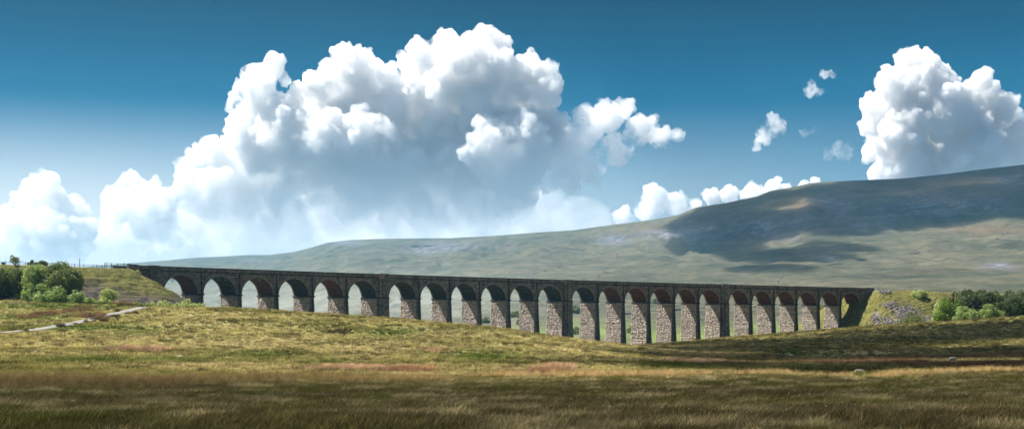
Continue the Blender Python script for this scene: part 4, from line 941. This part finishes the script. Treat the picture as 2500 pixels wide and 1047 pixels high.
for q in sh: kk &= ~((abs(P_[:, 0]/P_[:, 1]-q.x/q.y)*q.y < .95) & (P_[:, 1] < q.y+.5) & (P_[:, 1] > q.y-32))
P_, S_, T_ = P_[kk], S_[kk], T_[kk]; n = len(P_)
scatter('rush_beds', P_, np.stack([np.zeros(n), np.zeros(n), RNG.uniform(-1, 1, n)], 1), np.stack([S_*1.1, S_*1.1, S_], 1), T_, RUSH, 'reddish brown rush beds lying in patches across the meadow', 'rushes')
# separate rush clumps one can count beside the path
m, nt, out = new_mat('rush_stems'); tn = N(nt, 'ShaderNodeAttribute', attribute_name='tone').outputs['Color']; finish(nt, out, mixc(nt, 1, tn, (.085, .062, .032), 'MULTIPLY'), .95); M_rush = m
CL = [(31,806,22,9,'widest shaggy rush clump at the left end of the path'),(64,808,14,8,'rush clump touching the left tip of the path'),(149,797,27,12,'dark rounded rush clump beside the path, largest of all'),(210,785,14,7,'dark rush clump below the path bend'),
      (231,783,8,5,'tiny rush clump right of the one below the path bend'),(254,782,26,9,'brown rush clump where the path passes behind it'),(285,760,16,9,'dark rush clump between rust coloured bed and path'),(262,757,10,7,'small rush clump above the path'),
      (288,775,17,9,'dark rush clump in front of the path gap'),(318,747,18,9,'rush clump under the embankment foot beside the low bush'),(332,764,14,8,'dark rush clump on the near side of the path, high up'),(369,747,24,11,'dark rush clump where the path disappears'),(297,748,24,10,'reddish rush clump above the path left of the embankment foot'),(193,903*0+812,4,3,'single dark tuft in the open meadow below the path')]
rb = np.random.default_rng(8)
for x, r, wp, hp_, lb in CL:
    p = at(x, r, 200, 420); Wm = wp/F*p.y; Hm = hp_/F*p.y; V_, F_, T2 = [], [], []
    nb = int(220*max(.4, Wm/2))
    for k in range(nb):
        a = rb.uniform(0, 2*math.pi); q = math.sqrt(rb.random()); X = q*math.cos(a)*Wm*.46; Y = q*math.sin(a)*Wm*.3; hh = Hm*rb.uniform(.6, 1.1)*(1-.45*q**3); k0 = len(V_)
        z0_ = float(gz(p.x+X, p.y+Y))-p.z-.03; dx = math.cos(a)*hh*.35*q+rb.normal()*.08; fa = rb.uniform(0, 3.1); wx, wy = .03*math.cos(fa), .03*math.sin(fa); tn = rb.uniform(.6, 1.5)
        for t in (0, .5, 1): V_ += [(X+dx*t*t-wx*(1-.7*t), Y-wy, z0_+hh*t), (X+dx*t*t+wx*(1-.7*t), Y+wy, z0_+hh*t)]; T2 += [[tn*(1+.8*t), tn*(1+.5*t), tn]]*2
        F_ += [(k0, k0+1, k0+3, k0+2), (k0+2, k0+3, k0+5, k0+4)]
    o = mesh_obj('rush_clump', V_, np.array(F_), M_rush, col={'tone': np.array(T2)}); o.location = p; props(o, lb, 'rush clump', 'rush clumps beside the gravel path')
# tussocks and heather on the two railway banks
for bank, nn_, nm in ((bl, 9000, 'left'), (brt, 9000, 'right')):
    me = bank.data; k = len(me.vertices); co = np.empty(k*3, np.float32); me.vertices.foreach_get('co', co); co = co.reshape(-1, 3); no = np.empty(k*3, np.float32); me.vertices.foreach_get('normal', no); no = no.reshape(-1, 3)
    hv_ = np.empty(k, np.float32); me.attributes['heath'].data.foreach_get('value', hv_); sv_ = np.empty(k, np.float32); me.attributes['scree'].data.foreach_get('value', sv_)
    ok = np.where((co[:, 2] > gz(co[:, 0], co[:, 1])-.3) & (co[:, 2] < HP-2.2) & (no[:, 1] < -.1) & (sv_ < .45))[0]; idx = RNG.choice(ok, min(nn_, len(ok)), replace=False); X, Z, z = co[idx].T; f = vnoise(X/2.2, z/1.1+Z/3, 12)
    T = blendc(np.tile(np.array([.17, .165, .035]), (len(X), 1)), np.tile(np.array([.40, .33, .11]), (len(X), 1)), f); T = blendc(T, np.tile(np.array([.115, .085, .075]), (len(X), 1)), hv_[idx]*.95); T *= RNG.uniform(.45, 1.2, (len(X), 1))
    sz = RNG.uniform(.7, 1.7, len(X))*(.6+f)
    scatter('bank_grass', np.stack([X, Z, z], 1), np.stack([RNG.normal(0, .1, len(X)), RNG.normal(0, .1, len(X)), RNG.uniform(-.8, .8, len(X))], 1), np.stack([sz*1.3, sz*1.3, sz], 1), T, LOW, 'tussocky grass and heather covering the '+nm+' railway bank', 'grass')
# cottongrass heads
m, nt, out = new_mat('cotton_head'); finish(nt, out, (.5, .48, .44), 1); v, f = ico(2)
M_cot = m; v2 = v*np.array([.009, .009, .012])+np.array([0, 0, .42]); o = mesh_obj('cotton', v2, f, M_cot, smooth=True); COL.objects.unlink(o)
n = 900; X, Z = spots(n, 24, 80, lambda z: 1/z**.6); kk = vnoise(X/6, Z/7, 3) > .42; X, Z = X[kk], Z[kk]; n = len(X)
scatter('cottongrass', np.stack([X, Z, gz(X, Z)], 1), np.zeros((n, 3)), np.repeat(RNG.uniform(.7, 1.25, n)[:, None], 3, 1), np.ones((n, 3)), [o], 'white cottongrass heads dotted over the near field', 'cottongrass')
# loose stones of the spoil tip
SV = []
for i in range(4):
    vv = ico(1)[0].copy(); vv = vv/np.abs(vv).max(axis=1)[:, None]**.5*(1+.25*RNG.normal(size=len(vv)))[:, None]*np.array([.5, .4, .33]); o = mesh_obj('stone', vv, ico(1)[1], None); 
    SV.append(o); COL.objects.unlink(o)
m, nt, out = new_mat('loose_stone'); c = N(nt, 'ShaderNodeAttribute', attribute_name='tint', attribute_type='INSTANCER').outputs['Color']; finish(nt, out, c, .95); [o.data.materials.append(m) for o in SV]
me = brt.data; nv = len(me.vertices); co = np.empty(nv*3, np.float32); me.vertices.foreach_get('co', co); co = co.reshape(-1, 3); sc_ = np.empty(nv, np.float32); me.attributes['scree'].data.foreach_get('value', sc_)
idx = np.where(sc_*vnoise(co[:, 0]/3, co[:, 2]/2, 4) > .06)[0]; idx = idx[co[idx, 2] > -6]; pr = sc_[idx]/sc_[idx].sum(); idx = RNG.choice(idx, 9000, p=pr); P_ = co[idx]+RNG.normal(0, .5, (9000, 3))*np.array([1, 1, .0])
P_[:, 2] = np.array([bank_z(a, b) for a, b in P_[:, :2]])*0+co[idx][:, 2]-.02; tn = RNG.uniform(.07, .32, 9000)[:, None]*np.array([[1.02, .95, .93]])
scatter('loose_stones', P_, RNG.uniform(0, 3, (9000, 3)), np.repeat(RNG.uniform(.22, .75, 9000)[:, None], 3, 1), tn, SV, 'tumbled pale stones spilling down the right embankment', 'stones')
def cloud_mat(name, dens, col=(.966, .972, .980), aniso=.15, fade=None, fluff=None, step=.3):
    m, nt, out = new_mat(name); v = N(nt, 'ShaderNodeVolumeScatter'); v.inputs['Density'].default_value = dens
    v.inputs['Color'].default_value = (*col, 1); v.inputs['Anisotropy'].default_value = aniso; nt.links.new(v.outputs[0], out.inputs['Volume'])
    if fade or fluff:                          # thicker crown, thinning base; fluffy variation through the vapour
        pos = geo_pos(nt); d = None
        if fade:
            sz = N(nt, 'ShaderNodeSeparateXYZ'); nt.links.new(pos, sz.inputs[0]); mr = N(nt, 'ShaderNodeMapRange'); mr.interpolation_type = 'SMOOTHSTEP'; nt.links.new(sz.outputs[2], mr.inputs[0])
            for q, val in enumerate(((YH-fade[0])/F*15000, (YH-fade[1])/F*15000, dens*fade[2], dens)): mr.inputs[q+1].default_value = val
            d = mr.outputs[0]
        if fluff:
            nn = ramp(nt, noise(nt, pos, fluff[0], 3, .6), [(fluff[1], 0.02), (fluff[2], 1)]); q = N(nt, 'ShaderNodeMath', operation='MULTIPLY'); nt.links.new(nn, q.inputs[0])
            if d is not None: nt.links.new(d, q.inputs[1])
            else: q.inputs[1].default_value = dens
            d = q.outputs[0]
        nt.links.new(d, v.inputs['Density']); m.cycles.homogeneous_volume = False; m.cycles.volume_step_rate = step
    return m
M_c1 = cloud_mat('cloud_dense', .026, (.980, .985, .990), fade=(600, 290, .045), fluff=(.0042, .34, .60)); M_c2 = cloud_mat('cloud_soft', .014, fade=(650, 430, .08), fluff=(.005, .36, .6)); M_c3 = cloud_mat('cloud_veil', .0016, fluff=(.0016, .40, .7)); M_c4 = cloud_mat('cloud_wisp', .017, fluff=(.004, .42, .66))
M_c5 = cloud_mat('cloud_right', .026, (.972, .978, .985), fluff=(.0042, .32, .58))
CD = 15000
FILL = [(640,330,55),(700,340,75),(790,350,80),(890,350,85),(985,300,70),(1010,240,52),(960,260,45),(1080,330,80),(1190,340,80),(1290,320,60),(640,380,60),(600,340,45)]
cloud('cloud', TOWER+DOME+HEAD+FILL+SKIRT+BODY, CD, 2.1, 'towering white cumulus with three billowing heads in the middle of the sky', M_c1, 1)
cloud('cloud', WING, CD-200, 3.2, 'ragged thin cloud trailing to the right of the central cumulus', M_c4, 3, rag=.6)
cloud('cloud', [(850,520,130),(1000,560,130),(1150,560,140),(1300,540,110),(700,560,130),(1420,560,90),(600,610,110),(1250,640,130),(900,640,140)], CD+1800, 8, 'faint veil of cloud low over the middle of the fell', M_c3, 4, n1=5, n2=2)
LEFT1 = [(110,440,32),(85,450,32),(60,490,42),(110,490,55),(165,520,45),(50,550,55),(130,575,75),(210,565,38),(30,600,60),(185,610,50),(90,640,60)]
LEFT2 = [(320,440,28),(300,462,26),(372,452,24),(350,475,40),(270,480,26),(300,510,48),(400,490,32),(380,540,66),(300,570,58),(450,560,46),(410,610,66),(500,600,50),(340,630,60)]
cloud('cloud', LEFT1, CD+2500, 3.4, 'bulging white cumulus at the left edge above the embankment', M_c2, 5)
cloud('cloud', LEFT2, CD+2200, 3.4, 'small white cumulus between the left edge one and the towering one', M_c2, 6)
RT = [(2230,140,30),(2200,152,28),(2255,150,28),(2170,200,38),(2240,200,58),(2310,198,38),(2290,178,28),(2390,200,32),(2422,218,26),(2380,242,48),(2440,262,38),(2474,292,28),(2132,262,34),(2180,282,58),(2290,290,78),(2118,310,30),(2400,322,78),(2485,335,40),(2150,362,42),(2250,385,78),(2360,395,78),(2470,375,55),(2150,425,38),(2560,360,60),(2200,330,60),(2190,240,50),(2230,290,60),(2330,250,50),(2350,310,60),(2260,440,60),(2210,410,50)]
cloud('cloud', RT, CD+600, 2.2, 'tall pinkish white cumulus rising over the summit at the right', M_c5, 7)
cloud('cloud', [(1735,480,24),(1780,478,28),(1835,470,26),(1885,464,28),(1915,470,26),(1965,452,16),(1700,500,16),(1995,446,12),(1850,490,30)], CD+2600, 1.9, 'low white cloud bank peeping over the sloping skyline', M_c5, 8, n1=14)
cloud('cloud', [(1590,462,24),(1600,490,34),(1650,495,34),(1575,515,30),(1670,515,20),(1520,530,26)], CD+2600, 1.9, 'small white cloud left of the bank on the skyline', M_c2, 9)
cloud('cloud', [(1275,485,28),(1250,493,18),(1302,478,18),(1285,505,16)], CD+1000, 2.6, 'little white puff low in the centre', M_c2, 10)
cloud('cloud', [(1882,312,28),(1865,335,22),(1900,302,14),(1848,362,12)], CD, 2.4, 'lone ragged puff in the blue left of the right cumulus', M_c4, 11, rag=.8)
cloud('cloud', [(1984,208,16),(1975,222,12),(1996,222,9)], CD, 2.2, 'faint small wisp high left of the right cumulus', M_c4, 12, rag=.9)
cloud('cloud', [(2012,178,9),(2026,180,7)], CD, 2.2, 'faintest tiny wisp above the small high wisp', M_c4, 13, rag=.9)
cloud('cloud', [(2060,370,26),(2020,378,16),(1960,322,10),(1985,320,8)], CD, 3, 'thin wisp just left of the right cumulus', cloud_mat('cloud_thin', .004, fluff=(.004, .42, .66)), 14, rag=1)


# unseen clouds shaped to shade field and fell; the two nearer ones are added
def shade_cloud(blobs, H, label, dens, sd):
    rg = np.random.default_rng(sd); V0, F0, c0 = [], [], 0
    for (g, rx, ry) in blobs:
        c = g+SUND*(H/SUND.z)
        for k in range(5):
            v, f = ico(3); o_ = np.array([rg.uniform(-.45, .45)*rx, rg.uniform(-.45, .45)*ry, 0]) if k else np.zeros(3); s_ = 1 if k == 0 else rg.uniform(.35, .65)
            q = v*(1+.16*n3(v*2.2+k+sd, sd+k, 3))[:, None]*np.array([rx*s_, ry*s_, min(rx, ry)*.5*s_+25])+np.array(c)+o_; V0.append(q); F0.append(f+c0); c0 += len(q)
    me = bpy.data.meshes.new('t'); me.from_pydata(np.concatenate(V0).tolist(), [], np.concatenate(F0).tolist()); to = bpy.data.objects.new('t', me); COL.objects.link(to)
    md = to.modifiers.new('r', 'REMESH'); md.mode = 'VOXEL'; md.voxel_size = min(min(b[1], b[2]) for b in blobs)/9; md.use_smooth_shade = True
    m2 = bpy.data.meshes.new_from_object(to.evaluated_get(bpy.context.evaluated_depsgraph_get())); bpy.data.objects.remove(to); m2.materials.clear(); m2.materials.append(cloud_mat('cloud_high', dens)); m2.name = 'cloud'
    o = bpy.data.objects.new('cloud', m2); COL.objects.link(o); props(o, label, 'cloud'); return o
def gp(x, Z): return Vector(((x-XC)/F*Z, Z, 0))
shade_cloud([(Vector((X_, Y_, 0)), 30, 26) for X_, Y_ in [(-70,30),(-45,38),(-20,45),(8,50),(35,55),(62,58),(-60,5),(-30,5),(0,10),(30,15),(60,15),(-20,72*.85),(10,68),(40,72),(70,74),(25,52)]], 800, 'unseen cloud added overhead to shade the near field', .011, 3)
shade_cloud([(gp(x, Z), a, b) for x, Z, a, b in [(1850,200,26,45),(2150,170,30,40),(2450,180,40,45),(1980,300,40,60),(2300,300,45,60),(2600,320,60,70),(1850,420,36,60),(2050,470,40,60),(2300,480,50,55),(2600,480,60,60),(1760,520,25,40),(2480,560,50,40),(2250,545,45,30)]], 900, 'unseen cloud added overhead to shade the right-hand slope', .022, 5)
def hp_(x, r, a, b):
    p = at_hill(x, r); y1, y0 = at_hill(x, r-b*.8).y, at_hill(x, r+b*.8).y; return (p, a*p.y/F*1.1, min(max(abs(y1-y0)/2, b*p.y/F*3), 520))
shade_cloud([hp_(x_, float(np.interp(x_, RIDGE[:, 0], RIDGE[:, 1]))+18, 48, 22) for x_ in range(1690, 2640, 55)]+[hp_(*q) for q in [(1700,540,70,50),(1800,530,80,60),(1720,590,70,26),(1830,570,80,50),(1900,530,60,30),(2080,500,70,60),(2180,490,90,60),(2300,480,90,60),(2420,470,100,60),(2520,480,100,60),(2600,450,120,60),(2150,440,90,60),(2300,425,90,60),(2450,415,100,60),(2000,520,70,40),(1780,500,60,30),(1880,480,60,30),(2050,560,70,30),(2200,545,90,30),(2350,535,90,26),(2250,520,110,40),(2400,510,120,40),(2520,500,110,40),(2150,530,90,40),(2050,520,90,40),(1950,540,90,40),(1700,605,60,22),(1780,612,70,26),(1850,622,80,30),(1950,622,80,30),(2040,605,60,26),(1900,652,60,18),(1840,650,60,14),(2000,470,50,20),(1900,495,40,16)]], 1900, 'broad cloud high over the fell outside the view', .016, 7)
shade_cloud([hp_(*q) for q in [(2200,668,60,14),(2290,660,60,12),(2130,690,40,8)]], 1900, 'small cloud high over the lower fell outside the view', .004, 9)
# ------------------------------------------------------------------ air
m, nt, out = new_mat('haze_air'); v = N(nt, 'ShaderNodeVolumePrincipled'); v.inputs['Color'].default_value = (.22, .62, .95, 1); v.inputs['Density'].default_value = HAZE_D; v.inputs['Anisotropy'].default_value = .25
nt.links.new(v.outputs[0], out.inputs['Volume'])
mb = MB(); zmin = min(float(GH.min()), float(Hh.min()))-1
mb.box((-11000, -400, zmin-5), (11000, 11400, 560)); hz_o = mb.build('haze', m); props(hz_o, 'thin blue haze filling the valley air', kind='stuff')
